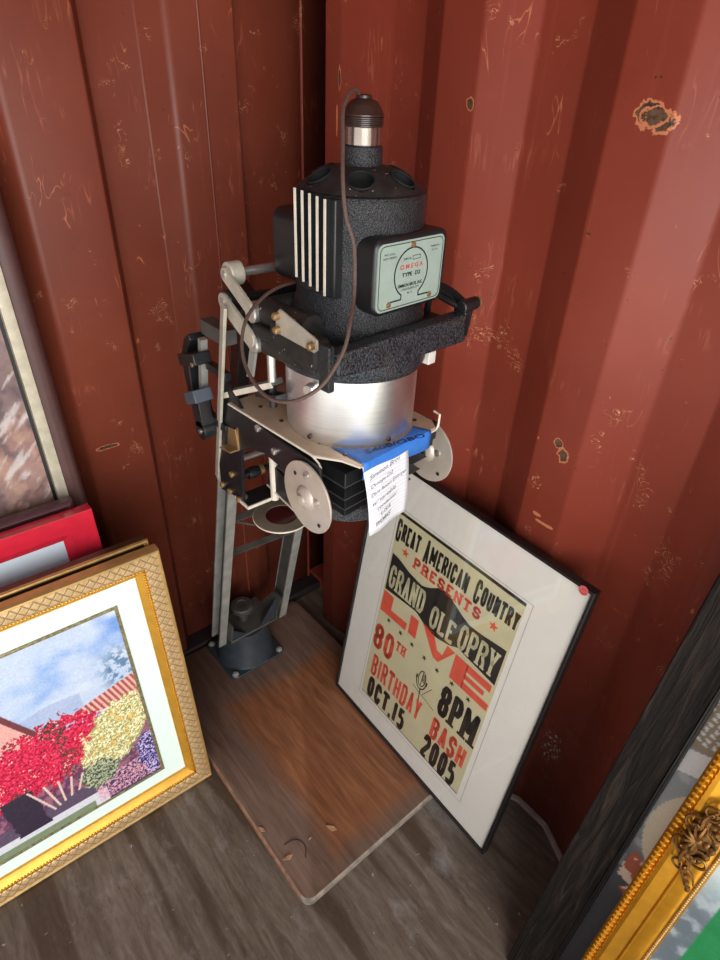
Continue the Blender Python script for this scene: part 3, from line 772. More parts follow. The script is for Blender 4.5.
# --- casting (yoke): collar, side pads, front bar with raised lip
mb = MB(); mb.lathe([(.100, 1.100), (.1055, 1.102), (.1085, 1.110), (.1120, 1.140), (.100, 1.150), (.086, 1.152), (.086, 1.150)], (0, 0, 0), n=72)
mb.build('casting_collar', M['crackle'], ENL, HX)
mb = MB(); P = rrect(-.085, .106, -.125, .118, .02); mb.prism([(a, b, 1.138) for a, b in P], (0, 0, .018)); mb.build('casting_deck', M['dusty'], ENL, HX, bevel=.003)
mb = MB()
prof = [(-.146, 1.150), (-.142, 1.146), (-.09, 1.142), (-.05, 1.138), (0, 1.136), (.045, 1.135), (.085, 1.133), (.104, 1.133), (.108, 1.138), (.108, 1.175), (-.146, 1.177)]
mb.prism([(.103, a, z) for a, z in prof], (.022, 0, 0)); o = mb.build('front_bar', M['crackle'], ENL, HX, bevel=.004)
mb = MB(); mb.box(.100, .119, -.1555, -.1455, 1.128, 1.186); mb.build('bar_end_lug', M['wrinkle'], ENL, HX, bevel=.002)
# beige keeper plate on the left of the casting
mb = MB(); A_ = [(.463, 1.190), (.462, 1.164), (.546, 1.163), (.554, 1.169), (.552, 1.181), (.473, 1.198)]
mb.prism([(x, -.424, z) for x, z in A_], (0, .003, 0)); kp = mb.build('keeper_plate', M['beige'], ENL, bevel=.001)
for x, z in ((.469, 1.188), (.470, 1.170), (.544, 1.172)):
    mb = MB(); mb.lathe([(.0055, 0), (.0055, .006), (.0035, .008)], (x, -.424, z), (0, -1, 0), 8); mb.build('screw', M['brass'], kp)
mb = MB(); mb.box(.44, .545, -.421, -.395, 1.135, 1.175); mb.build('casting_pad', M['dusty'], ENL, bevel=.006)
for z in (1.171, 1.127):
    mb = MB(); mb.cyl((.402, -.398, z), (.50, -.392, z + .002), .018, n=24); mb.build('casting_tube', M['dusty'], ENL)
mb = MB(); mb.cyl((.396, -.392, 1.063), (.396, -.392, 1.130), .0065); mb.build('spring_rod', M['silver'], ENL)
mb = MB(); mb.cyl((.396, -.392, 1.02), (.396, -.392, 1.056), .006); mb.bar((.36, -.392, 1.03), (.42, -.392, 1.045), (0, 0, 1), .008, .02); mb.build('rod_foot', M['enamel'], ENL)
mb = MB(); mb.bar((.274, -.404, 1.000), (.400, -.385, 1.062), (0, 1, 0), .022, .010); o = mb.build('stop_bar', M['rail_dark'], ENL, bevel=.001)
mb = MB(); mb.bar((.275, -.4155, .997), (.401, -.3965, 1.059), (0, 1, 0), .003, .009); mb.build('cut_edge', M['white_edge'], o)
mb = MB(); mb.lathe([(.006, 0), (.006, .006)], (.288, -.405, .996), (0, 0, -1), 14); mb.build('screw', M['silver'], o)
mb = MB(); mb.prism([(.355, -.412, 1.060), (.372, -.412, 1.065), (.392, -.412, 1.128), (.376, -.412, 1.128)], (0, .004, 0)); mb.build('drop_link', M['rail'], ENL)
# right-hand lug, brass tip, cable clutter
mb = MB(); mb.prism([(.103, .098, 1.140), (.103, .110, 1.140), (.103, .118, 1.186), (.103, .098, 1.184)], (.022, 0, 0)); mb.cyl((.116, .096, 1.182), (.118, .130, 1.184), .0105, .009, 20); mb.build('right_lug', M['enamel'], ENL, HX, bevel=.002)
mb = MB(); mb.lathe([(.008, 0), (.008, .004)], (.118, .130, 1.184), (0.06, 1, 0), 18); mb.build('brass_tip', M['brass'], ENL, HX)
mb = MB(); mb.tube([(.112, .108, 1.186), (.08, .112, 1.196), (.04, .108, 1.200), (-.01, .104, 1.190), (-.06, .104, 1.168)], .006, 8); mb.tube([(.10, .108, 1.184), (.075, .106, 1.194), (.06, .098, 1.19), (.055, .100, 1.165), (.05, .105, 1.156)], .005, 8)
mb.tube([(.11, .10, 1.182), (.085, .096, 1.188), (.06, .092, 1.196), (.03, .10, 1.184)], .0045, 8); mb.build('cable_loom', M['enamel'], ENL, HX)
mb = MB(); mb.box(.078, .092, .068, .084, 1.096, 1.115); mb.build('stop_tab', M['white_plastic'], ENL, HX, bevel=.001)
mb = MB(); mb.tube([(.11, -.10, 1.158), (.095, -.05, 1.166), (.092, .0, 1.166), (.10, .05, 1.16), (.10, .10, 1.162)], .006, 8); mb.build('seat_gasket', M['dusty'], ENL, HX)
# --- lamphouse
mb = MB(); mb.lathe([(.094, 1.154), (.096, 1.158), (.096, 1.172), (.091, 1.182), (.086, 1.194), (.085, 1.200), (.085, 1.319), (.0862, 1.323), (.0845, 1.3265), (.0795, 1.3285)], (0, 0, 0), n=72, cap=False)
lamp = mb.build('lamphouse', M['wrinkle'], ENL, HL)
# dome with eight vent holes
nr, nt = 30, 176
hr, hz = [], []
def domez(r): return 1.3540 - .0255 * ((max(r - .0265, 0) / .0545) ** 1.7)
for j in range(nr + 1):
    r = .0265 + (.0810 - .0265) * j / nr; hr.append(r); hz.append(domez(r))
hc = .059; vs = []; fs = []
hole_r = .0158; na = 6; off = R(-40.3 - 5)
for j in range(nr + 1):
    for i in range(nt): th = 2 * PI * i / nt; vs.append((hr[j] * math.cos(th), hr[j] * math.sin(th), hz[j]))
def inhole(r, th):
    for q in range(na):
        a = off + 2 * PI * q / na; x, y = r * math.cos(th) - hc * math.cos(a), r * math.sin(th) - hc * math.sin(a)
        if math.hypot(x, y) < hole_r: return True
    return False
for j in range(nr):
    for i in range(nt):
        if inhole((hr[j] + hr[j + 1]) / 2, 2 * PI * (i + .5) / nt): continue
        k = (i + 1) % nt; fs.append((j * nt + i, (j + 1) * nt + i, (j + 1) * nt + k, j * nt + k))
mb = MB(); mb.add(vs, fs); mb.build('lamphouse_dome', M['dusty'], ENL, HL)
slope = math.atan2(domez(hc - .008) - domez(hc + .008), .016)
for q in range(na):
    a = off + 2 * PI * q / na; c = V(hc * math.cos(a), hc * math.sin(a), domez(hc))
    nrm = V(math.cos(a) * math.sin(slope), math.sin(a) * math.sin(slope), math.cos(slope))
    mb = MB(); mb.torus(c, nrm, hole_r + .0006, .0013, 28, 6); mb.lathe([(hole_r + .0004, -.012), (hole_r + .0004, 0)], c, nrm, 24, cap=False)
    mb.lathe([(0, -.012), (hole_r + .0004, -.012)], c, nrm, 24, cap=False); mb.build('vent_hole', M['hole'], ENL, HL)
# rear and front boxes
def rbox(xa, xb, name, m):
    mb = MB(); P = rrect(-.062, .076, 1.192, 1.287, .015) if xb > 0 else rrect(-.066, .066, 1.204, 1.297, .015); mb.prism([(xa, a, b) for a, b in P], (xb - xa, 0, 0)); return mb.build(name, m, ENL, HL, bevel=.004)
rbox(-.03, -.104, 'junction_box', M['enamel'])
jb = rbox(.03, .090, 'nameplate_box', M['enamel'])
mb = MB(); P = rrect(-.0585, .0670, 1.1975, 1.2805, .009); mb.prism([(.0898, a, b) for a, b in P], (.0016, 0, 0)); npl = mb.build('nameplate', M['plate_green'], jb, HL)
NPX = HL @ Matrix(((0, 0, 1, .0916), (1.18, 0, 0, .0042), (0, 1.12, 0, 1.239), (0, 0, 0, 1)))
mb = MB(); z = 0.0
def outline(mb, P, w, z, closed=True):
    n = len(P)
    for i in range(n if closed else n - 1):
        a, b = P[i], P[(i + 1) % n]; dx, dy = b[0] - a[0], b[1] - a[1]; L = math.hypot(dx, dy) or 1
        nx, ny = -dy / L * w / 2, dx / L * w / 2; ex, ey = dx / L * w * .3, dy / L * w * .3
        mb.add([(a[0] - nx - ex, a[1] - ny - ey, z), (b[0] - nx + ex, b[1] - ny + ey, z), (b[0] + nx + ex, b[1] + ny + ey, z), (a[0] + nx - ex, a[1] + ny - ey, z)], [(0, 1, 2, 3)])
outline(mb, rrect(-.0505, .0505, -.0345, .0345, .007), .0008, .0004)
om = [(-.031, -.0275), (-.0145, -.0275)] + [(.0270 * math.cos(R(a)) , .001 + .0275 * math.sin(R(a))) for a in range(238, -59, -8)] + [(.0145, -.0275), (.031, -.0275)]
outline(mb, om, .0016, .0004, False)
text_into(mb, 'TYPE  D2', -.0150, .0150, -.0025, .0020, .0004, .02)
text_into(mb, 'SIMMON BROS. INC.', -.0205, .0205, -.0140, -.0102, .0004, .02)
text_into(mb, 'LONG ISLAND CITY', -.015, .015, -.0180, -.0155, .0004)
text_into(mb, 'N. Y.', -.004, .004, -.0228, -.0203, .0004)
text_into(mb, 'SERIAL No.', -.014, -.001, .0160, .0185, .0004)
outline(mb, [(.001, .0152), (.013, .0152), (.013, .0192), (.001, .0192)], .0005, .0004)
text_into(mb, 'PAT. U.S.A.', -.044, -.028, .0245, .0265, .0004); text_into(mb, 'AND FOREIGN', -.046, -.026, .0205, .0225, .0004)
text_into(mb, 'MADE IN', .030, .044, .0245, .0265, .0004); text_into(mb, 'U. S. A.', .032, .042, .0205, .0225, .0004)
mb.build('plate_printing', M['plate_black'], npl, NPX, flat=True)
mb = MB(); text_into(mb, 'O M E G A', -.0185, .0185, .0060, .0112, .0004, .02); mb.build('plate_title', M['plate_red'], npl, NPX, flat=True)
for a, b in ((0, .0315), (-.034, -.030), (.034, -.030)):
    mb = MB(); mb.lathe([(.0034, 0), (.0030, .0016), (.0012, .0020)], (a, b, 0), n=14); mb.build('screw', M['brass'], npl, NPX)
# cooling fins on the left of the lamphouse
mb = MB(); mb.box(-.024, .044, -.0855, -.055, 1.210, 1.326); mb.build('fin_block', M['enamel'], ENL, HL, bevel=.002)
for i in range(5):
    x = -.0205 + i * .0136; top = 1.3315 - i * .0014; bot = 1.226 - i * .003
    mb = MB(); mb.box(x - .0014, x + .0014, -.092, -.07, bot, top); fo = mb.build('fin', M['enamel'], ENL, HL)
    mb = MB(); mb.box(x - .0016, x + .0016, -.0935, -.092, bot, top); mb.build('fin_edge', M['white_edge'], fo, HL)
# lamp socket
mb = MB(); mb.lathe([(0.0269, 1.350), (0.0257, 1.354), (0.0255, 1.374), (0.0236, 1.3755), (.0, 1.3755)], (0, 0, 0), n=40, cap=False); mb.build('lamp_neck', M['wrinkle'], ENL, HL)
mb = MB(); mb.lathe([(0.0215, 1.375), (0.0221, 1.377), (0.0221, 1.394), (0.0227, 1.396), (0, 1.396)], (0, 0, 0), n=40); sk = mb.build('lamp_socket', M['steel'], ENL, HL)
pr_ = [(0.0227, 1.395)]
for i in range(5): z = 1.396 + i * .0020; pr_ += [(0.0249, z), (0.0249, z + .0012), (0.0239, z + .0016)]
pr_ += [(0.0257, 1.4065), (0.0257, 1.4080), (0.0240, 1.4095), (0.0210, 1.4165), (0.0156, 1.4220), (0.0112, 1.4236), (.0098, 1.4244), (.0098, 1.4272), (.0075, 1.4285), (0, 1.4288)]
mb = MB(); mb.lathe(pr_, (0, 0, 0), n=44); mb.build('socket_cap', M['bakelite'], sk, HL)
# power cord
cp = [(.458, -.290, 1.427), (.468, -.304, 1.432), (.480, -.323, 1.430), (.498, -.347, 1.414), (.520, -.364, 1.387), (.545, -.383, 1.351), (.558, -.388, 1.317), (.566, -.382, 1.287), (.575, -.387, 1.239), (.600, -.413, 1.212),
      (.610, -.430, 1.187), (.610, -.455, 1.157), (.600, -.476, 1.140), (.580, -.490, 1.130), (.550, -.498, 1.129), (.510, -.496, 1.144), (.480, -.485, 1.166), (.460, -.464, 1.190), (.440, -.428, 1.204), (.425, -.392, 1.209), (.405, -.345, 1.205), (.385, -.300, 1.195)]
mb = MB(); mb.tube(cp, .0023, 8, 6); mb.build('power_cord', M['cord'], ENL)
# --- counterbalance clamp behind the left rail
mb = MB(); yy = -.430
shell = [(.203, 1.085), (.185, 1.072), (.170, 1.045), (.166, 1.005), (.172, .975), (.188, .930), (.205, .905), (.212, .912), (.200, .950), (.192, .985), (.190, 1.03), (.196, 1.058), (.208, 1.075)]
mb.prism([(x, yy, z) for x, z in shell], (0, .030, 0)); cl = mb.build('balance_shell', M['enamel'], ENL, bevel=.0015)
mb = MB(); mb.bar((.236, yy + .01, 1.085), (.212, yy + .01, .960), (0, 1, 0), .012, .010); mb.build('balance_rod', M['rail'], ENL)
mb = MB(); mb.bar((.188, yy, 1.038), (.248, yy, 1.058), (0, 1, 0), .032, .020); o = mb.build('balance_block', M['enamel'], ENL, bevel=.002)
mb = MB(); mb.lathe([(.004, 0), (.004, .002)], (.242, yy - .016, 1.048), (0, -1, 0), 12); mb.build('rivet', M['brass'], o)
mb = MB(); mb.bar((.206, yy - .004, .974), (.244, yy - .004, .992), (0, 1, 0), .034, .022); mb.build('balance_clip', M['bluegrey'], ENL, bevel=.0015)
mb = MB(); mb.bar((.218, yy, .985), (.228, yy, .925), (1, 0, 0), .030, .022); mb.lathe([(.018, -.011), (.018, .011)], (.230, yy, .920), (0, 1, 0), 24); o = mb.build('balance_foot', M['enamel'], ENL, bevel=.001)
mb = MB(); mb.lathe([(.0045, 0), (.0045, .002)], (.230, yy - .011, .918), (0, -1, 0), 12); mb.build('rivet', M['silver'], o)
mb = MB(); mb.box(.246, .318, yy + .004, yy + .028, 1.098, 1.122); mb.build('balance_bracket', M['rail_dark'], ENL, bevel=.001)
mb = MB(); mb.box(.235, .300, yy + .010, yy + .022, 1.032, 1.046); mb.build('balance_bracket', M['enamel'], ENL, bevel=.001)
mb = MB(); mb.box(.215, .285, yy + .010, yy + .022, .930, .945); mb.build('balance_bracket', M['enamel'], ENL, bevel=.001)

# ================================================================== tape and note
mb = MB()
tp = [(.064, .9975), (.109, .9977), (.1135, .9965), (.1150, .992), (.1156, .971)]
y0s = [-.088, -.084, -.084, -.084, -.086]; y1s = [.052, .060, .064, .064, .062]
vs = []; ns = 17
for j, (x, z) in enumerate(tp):
    for i in range(ns):
        t = i / (ns - 1); yv = y0s[j] * (1 - t) + y1s[j] * t; dz = (.004 * math.sin(5 * t) if j == 4 else 0)
        bx = x if j > 0 else math.sqrt(.1015 ** 2 - yv ** 2)
        vs.append((bx, yv, z + dz + .0006))
fs = [(j * ns + i, (j + 1) * ns + i, (j + 1) * ns + i + 1, j * ns + i + 1) for j in range(4) for i in range(ns - 1)]
mb.add(vs, fs)
def rooted(o_, c):
    """move an object's origin to c without moving its shape"""
    me = o_.data; me.transform(Matrix.Translation(-Vector(c))); o_.location = c; return o_
tape = mb.build('masking_tape', M['tape'], None, HX)
tag(tape, 'strip of blue masking tape folded over front edge of the enlarger stage plate', 'tape')
sd = tape.modifiers.new('thickness', 'SOLIDIFY'); sd.thickness = .0004; sd.offset = 1

mb = MB(); text_into(mb, '$400/OBO', 0, .104, 0, .0125, 0, .015, .15)
TX = HX @ Matrix(((.25, -1, 0, .100), (1, 0, 0, -.062), (0, 0, 1, .9995), (0, 0, 0, 1)))
lt = mb.build('price_writing', M['marker'], None, TX, flat=True); lt.parent = tape

nA = [V(.1142, -.086, .993), V(.1142, .010, .993), V(.118, .014, .870), V(.118, -.068, .862)]
def note_pt(u, v, off=0.0):
    a = nA[0].lerp(nA[1], u); b = nA[3].lerp(nA[2], u); p = a.lerp(b, v)
    return p + V(.004 * math.sin(PI * v) + .002 * math.sin(2 * PI * u) * v + off, 0, 0)
mb = MB(); nu, nv = 10, 14
mb.add([note_pt(i / nu, j / nv) for j in range(nv + 1) for i in range(nu + 1)], [(j * (nu + 1) + i, (j + 1) * (nu + 1) + i, (j + 1) * (nu + 1) + i + 1, j * (nu + 1) + i + 1) for j in range(nv) for i in range(nu)])
note = mb.build('paper_note', M['paper'], None, HX)
tag(note, 'small white ruled paper note with handwriting hanging under the blue tape', 'note')
sd = note.modifiers.new('thickness', 'SOLIDIFY'); sd.thickness = .0003; sd.offset = 1
mb = MB()
for k in range(15):
    v = .16 + k * .057
    P = []
    for i in range(nu + 1):
        P += [note_pt(i / nu, v - .002, .0007), note_pt(i / nu, v + .002, .0007)]
    mb.add(P, [(2 * i, 2 * i + 1, 2 * i + 3, 2 * i + 2) for i in range(nu)])
r_ = mb.build('ruled_lines', M['rule'], None, HX, flat=True); r_.parent = note
mb = MB()
for body, u0, u1, v, h in (('Simmon Bros', .10, .80, .200, .058), ('Omega D2', .10, .62, .330, .058), ('Dark Room Enlarger', .08, .95, .445, .060), ('w/ variable', .10, .68, .560, .058), ('condenser', .20, .72, .655, .052), ('USA', .28, .54, .760, .058), ('WORKS', .16, .56, .895, .066)):
    t = MB(); text_into(t, body, u0, u1, 0, h, 0, -.012 if body != 'WORKS' else 0, .35)
    mb.add([note_pt(x, v - y - (x - u0) * .10, .0010) for x, y, _ in t.v], t.f)
h_ = mb.build('handwriting', M['ink'], None, HX, flat=True); h_.parent = note

# ================================================================== the framed poster
pt = 8.52
X0 = lean((0, 0, 0), -2.12, pt); up = X0.to_3x3() @ V(0, 1, 0)
PM = lean(Vector((.538, -.103, .372)) - up * .355 + V(0, 0, .0030), -2.12, pt)
PF = thing('framed_poster', 'tall black-framed letterpress concert poster in a wide white mat leaning beside the enlarger', 'framed poster', mat=PM)
mb = MB(); moulding(mb, -.272, .285, 0, .741, [(0, -.0125), (0, .0045), (.0015, .006), (.0030, .006), (.0038, .0048), (.0048, .006), (.0060, .005), (.0060, -.008), (.0060, -.0125)]); mb.build('frame', M['black_frame'], PF)
mb = MB(); mb.box(-.270, .280, .002, .739, -.008, -.005); mb.build('backing', M['backing'], PF)
mb = MB(); mb.box(-.266, .276, .006, .735, -.005, -.0005); mat_ = mb.build('mat_board', M['mat_board'], PF)
PX = Matrix.Translation(V(0, .355, 0))
mb = MB(); outline(mb, [(-.184, -.293), (.190, -.293), (.190, .286), (-.184, .286)], .0014, -.0002); mb.build('mat_bevel', M['mat_bevel'], mat_, PX, flat=True)
mb = MB(); P = [(-.177, -.2815), (.177, -.2815), (.177, .281), (-.177, .281)]; mb.prism([(a, b, -.0004) for a, b in P], (0, 0, .0004))
pp = mb.build('poster_print', M['poster_paper'], PF, PX, flat=True)
mb = MB(); zb = .0003
flatpoly(mb, [(-.176, .272), (.177, .2735), (.177, .281), (-.176, .2795)], zb)
flatpoly(mb, [(-.176, -.2815), (.176, -.2815), (.176, -.279), (-.176, -.2795)], zb)
def caps(t, x0, w0, x1, ya, yb, yc, tv, th):
    block(mb, t[0], x0, x0 + w0, ya - .006, yc, zb, tv * 1.25, th); block(mb, t[1:], x0 + w0 + .0030, x1, ya, yb, zb, tv * 1.2, th * 1.1, .18)
caps('GREAT', -.176, .0155, -.099, .208, .256, .262, .0052, .0062)
caps('AMERICAN', -.084, .0155, .046, .206, .254, .262, .0052, .0062)
caps('COUNTRY', .064, .0155, .1755, .208, .254, .261, .0052, .0062)
# banner: two flags joined by a rising wave
top = [(-.172, .167), (-.150, .165), (-.110, .152), (-.066, .146), (-.045, .156), (-.020, .174), (-.004, .178), (.018, .172), (.050, .156), (.076, .147), (.110, .149), (.168, .158)]
bot = [(.172, .064), (.13, .068), (.09, .072), (.066, .076), (.045, .064), (.012, .055), (-.012, .054), (-.04, .062), (-.064, .073), (-.11, .069), (-.172, .063)]
bots = bot[::-1]
def interp(P, x):
    for a, b in zip(P[:-1], P[1:]):
        if a[0] <= x <= b[0]: return a[1] + (b[1] - a[1]) * (x - a[0]) / (b[0] - a[0])
    return P[0][1] if x < P[0][0] else P[-1][1]
xs = [-.172 + .344 * i / 40 for i in range(41)]
mb.add([(x, interp(top, x), zb) for x in xs] + [(x, interp(bots, x), zb) for x in xs], [(i, 41 + i, 42 + i, i + 1) for i in range(40)])
block(mb, 'OCT.15', -.158, -.016, -.278, -.211, zb, .0112, .0110, .22)
block(mb, '8PM', .060, .171, -.127, -.036, zb, .0140, .0150, .16, .0050)
block(mb, '2005', .051, .158, -.282, -.206, zb, .0112, .0125, .18)
for x, y in ((-.138, -.011), (-.094, -.015), (-.053, -.017), (-.010, -.021), (.032, -.022), (.078, -.020), (.127, -.021)): star(mb, x, y, .0080, zb, .2)
# microphone drawing
el = lambda cx, cy, a, b, n=20, s=0, e=360: [(cx + a * math.cos(R(s + (e - s) * i / n)), cy + b * math.sin(R(s + (e - s) * i / n))) for i in range(n + (e - s < 360))]
mcx, mcy = .000, -.079
outline(mb, el(mcx, mcy, .0110, .0225), .0026, zb)
for i in range(5): outline(mb, [(mcx + .001, mcy + .014 - i * .0045), (mcx + .0098, mcy + .014 - i * .0050)], .0028, zb, False)
outline(mb, [(mcx, mcy - .019), (mcx, mcy + .021)], .0020, zb, False)
outline(mb, el(mcx, mcy - .004, .0155, .027, 16, 180, 360), .0030, zb, False)
flatpoly(mb, [(mcx - .0185, mcy - .010), (mcx - .0135, mcy - .010), (mcx - .0135, mcy + .002), (mcx - .0185, mcy + .002)], zb)
flatpoly(mb, [(mcx + .0135, mcy - .010), (mcx + .0185, mcy - .010), (mcx + .0185, mcy + .002), (mcx + .0135, mcy + .002)], zb)
outline(mb, [(mcx + .002, mcy - .028), (mcx + .005, mcy - .062)], .0028, zb, False)
outline(mb, [(mcx - .022, mcy - .036), (mcx + .054, mcy - .052)], .0018, zb, False)
outline(mb, [(mcx + .012, mcy - .040), (mcx + .034, mcy - .002)], .0014, zb, False)
mb.build('black_lettering', M['poster_black'], pp, PX, flat=True)
mb = MB()
block(mb, 'PRESENTS', -.105, .093, .171, .200, zb, .0068, .0072, .28, .0030)
star(mb, -.135, .190, .0125, zb); star(mb, .128, .186, .0125, zb)
for P in ([(-.173, .059), (-.138, .058), (-.138, .020), (-.082, .022), (-.082, .002), (-.173, -.002)],):
    mb.add([(x, y, zb) for x, y in [(-.173, .059), (-.138, .058), (-.138, .000), (-.173, -.002)]], [(3, 2, 1, 0)]); mb.add([(x, y, zb) for x, y in [(-.138, .020), (-.082, .024), (-.082, .002), (-.138, .000)]], [(3, 2, 1, 0)])
flatpoly(mb, [(-.074, .004), (-.048, .004), (-.050, .056), (-.076, .056)], zb)
mb.add([(x, y, zb) for x, y in [(-.040, .063), (-.004, .062), (.018, .026), (.012, .000), (.028, .000), (.034, .026), (.040, .060), (.064, .058)]], [(3, 2, 1, 0), (2, 3, 4, 5), (5, 4, 7, 6)])
for a, b, c_, d_ in ((.066, .104, -.010, .058), (.100, .168, .039, .058), (.100, .156, .018, .031), (.100, .174, -.010, .009)): mb.add([(a, c_, zb), (b, c_, zb), (b, d_, zb), (a, d_, zb)], [(0, 1, 2, 3)])
block(mb, '80', -.174, -.103, -.118, -.042, zb, .0130, .0135, .18)
block(mb, 'TH', -.098, -.065, -.070, -.041, zb, .0060, .0062, .22, .0022)
block(mb, 'BIRTHDAY', -.160, .021, -.205, -.137, zb, .0082, .0088, .20)
block(mb, 'BASH', .060, .166, -.208, -.142, zb, .0100, .0105, .20)
mb.build('red_lettering', M['poster_red'], pp, PX, flat=True)
mb = MB(); zc = .0006
block(mb, 'GRAND', -.166, -.048, .077, .140, zc, .0074, .0085, .18, .0020)
block(mb, 'OLE', -.024, .048, .067, .126, zc, .0074, .0085, .20, .0020)
block(mb, 'OPRY', .060, .163, .075, .140, zc, .0074, .0085, .18, .0020)
mb.build('cream_lettering', M['poster_paper'], pp, PX, flat=True)
mb = MB(); mb.box(-.266, .276, .006, .735, .0012, .0030); mb.build('glazing', M['glass'], PF, flat=True)
mb = MB(); mb.lathe([(.0088, .0030), (.0088, .0036), (0, .0036)], (.265, .7345, .0032), n=28); st = mb.build('round_sticker', M['sticker'], PF); st['label'] = 'round red sticker at the top right corner'
mb = MB(); outline(mb, el(.265, .7345, .0058, .0058, 12, 200, 340), .0009, .0069, False); flatpoly(mb, el(.2628, .737, .0010, .0014, 8), .0069); flatpoly(mb, el(.2675, .737, .0010, .0014, 8), .0069); mb.build('sticker_face', M['sticker_ink'], st, flat=True)

# ================================================================== frames leaning on the end wall
def beads(x0, x1, y0, y1, step, r, z, sides, sc=(1, 1, 1)):
    mb = MB()
    def run(a, b):
        a, b = Vector(a), Vector(b); m = int((b - a).length / step)
        for i in range(m + 1): mb.ball(a.lerp(b, i / m), r, 6, sc)
    if 'r' in sides: run((x1, y0, z), (x1, y1, z))
    if 'l' in sides: run((x0, y0, z), (x0, y1, z))
    if 't' in sides: run((x0, y1, z), (x1, y1, z))
    if 'b' in sides: run((x0, y0, z), (x1, y0, z))
    return mb
GM = lean((.274, -.541, .0036), 88, 7)
GF = thing('framed_painting', 'gold patterned frame with pale mat and painting of red bougainvillea garden, standing foremost at left', 'framed painting', mat=GM, group='frames leaning on the end wall')
Wg, Hg = .82, .673
mb = MB(); moulding(mb, -Wg, 0, 0, Hg, [(0, -.028), (0, -.004), (.0015, -.001), (.0045, .000), (.007, -.003), (.007, -.028)]); mb.build('outer_lip', M['gold_pale'], GF)
mb = MB(); moulding(mb, -Wg, 0, 0, Hg, [(.007, -.028), (.007, -.003), (.013, -.0005), (.028, -.0005), (.034, -.004), (.034, -.028)]); mb.build('patterned_moulding', M['lattice'], GF)
mb = MB(); moulding(mb, -Wg, 0, 0, Hg, [(.034, -.026), (.034, -.007), (.0365, -.0065), (.040, -.009), (.0505, -.019), (.0525, -.0185), (.0525, -.026)]); mb.build('gold_liner', M['gold_bright'], GF)
b_ = beads(-Wg + .0375, -.0375, .0375, Hg - .0375, .0062, .0026, -.0055, 'rtb', (1, 1, .8)).build('bead_trim', M['gold'], GF)
mb = MB(); mb.box(-Wg + .006, -.006, .006, Hg - .006, -.028, -.026); mb.build('backing', M['backing'], GF)
mb = MB(); mb.box(-Wg + .045, -.045, .045, Hg - .045, -.026, -.0235); mb.build('mat_board', M['cool_mat'], GF)
px0, px1, py0, py1 = -.715, -.1045, .0930, .5660
mb = MB(); moulding(mb, px0 - .007, px1 + .007, py0 - .007, py1 + .007, [(0, -.0236), (0, -.0215), (.0035, -.0205), (.007, -.0215), (.007, -.0236)]); mb.build('fillet', M['fillet'], GF)
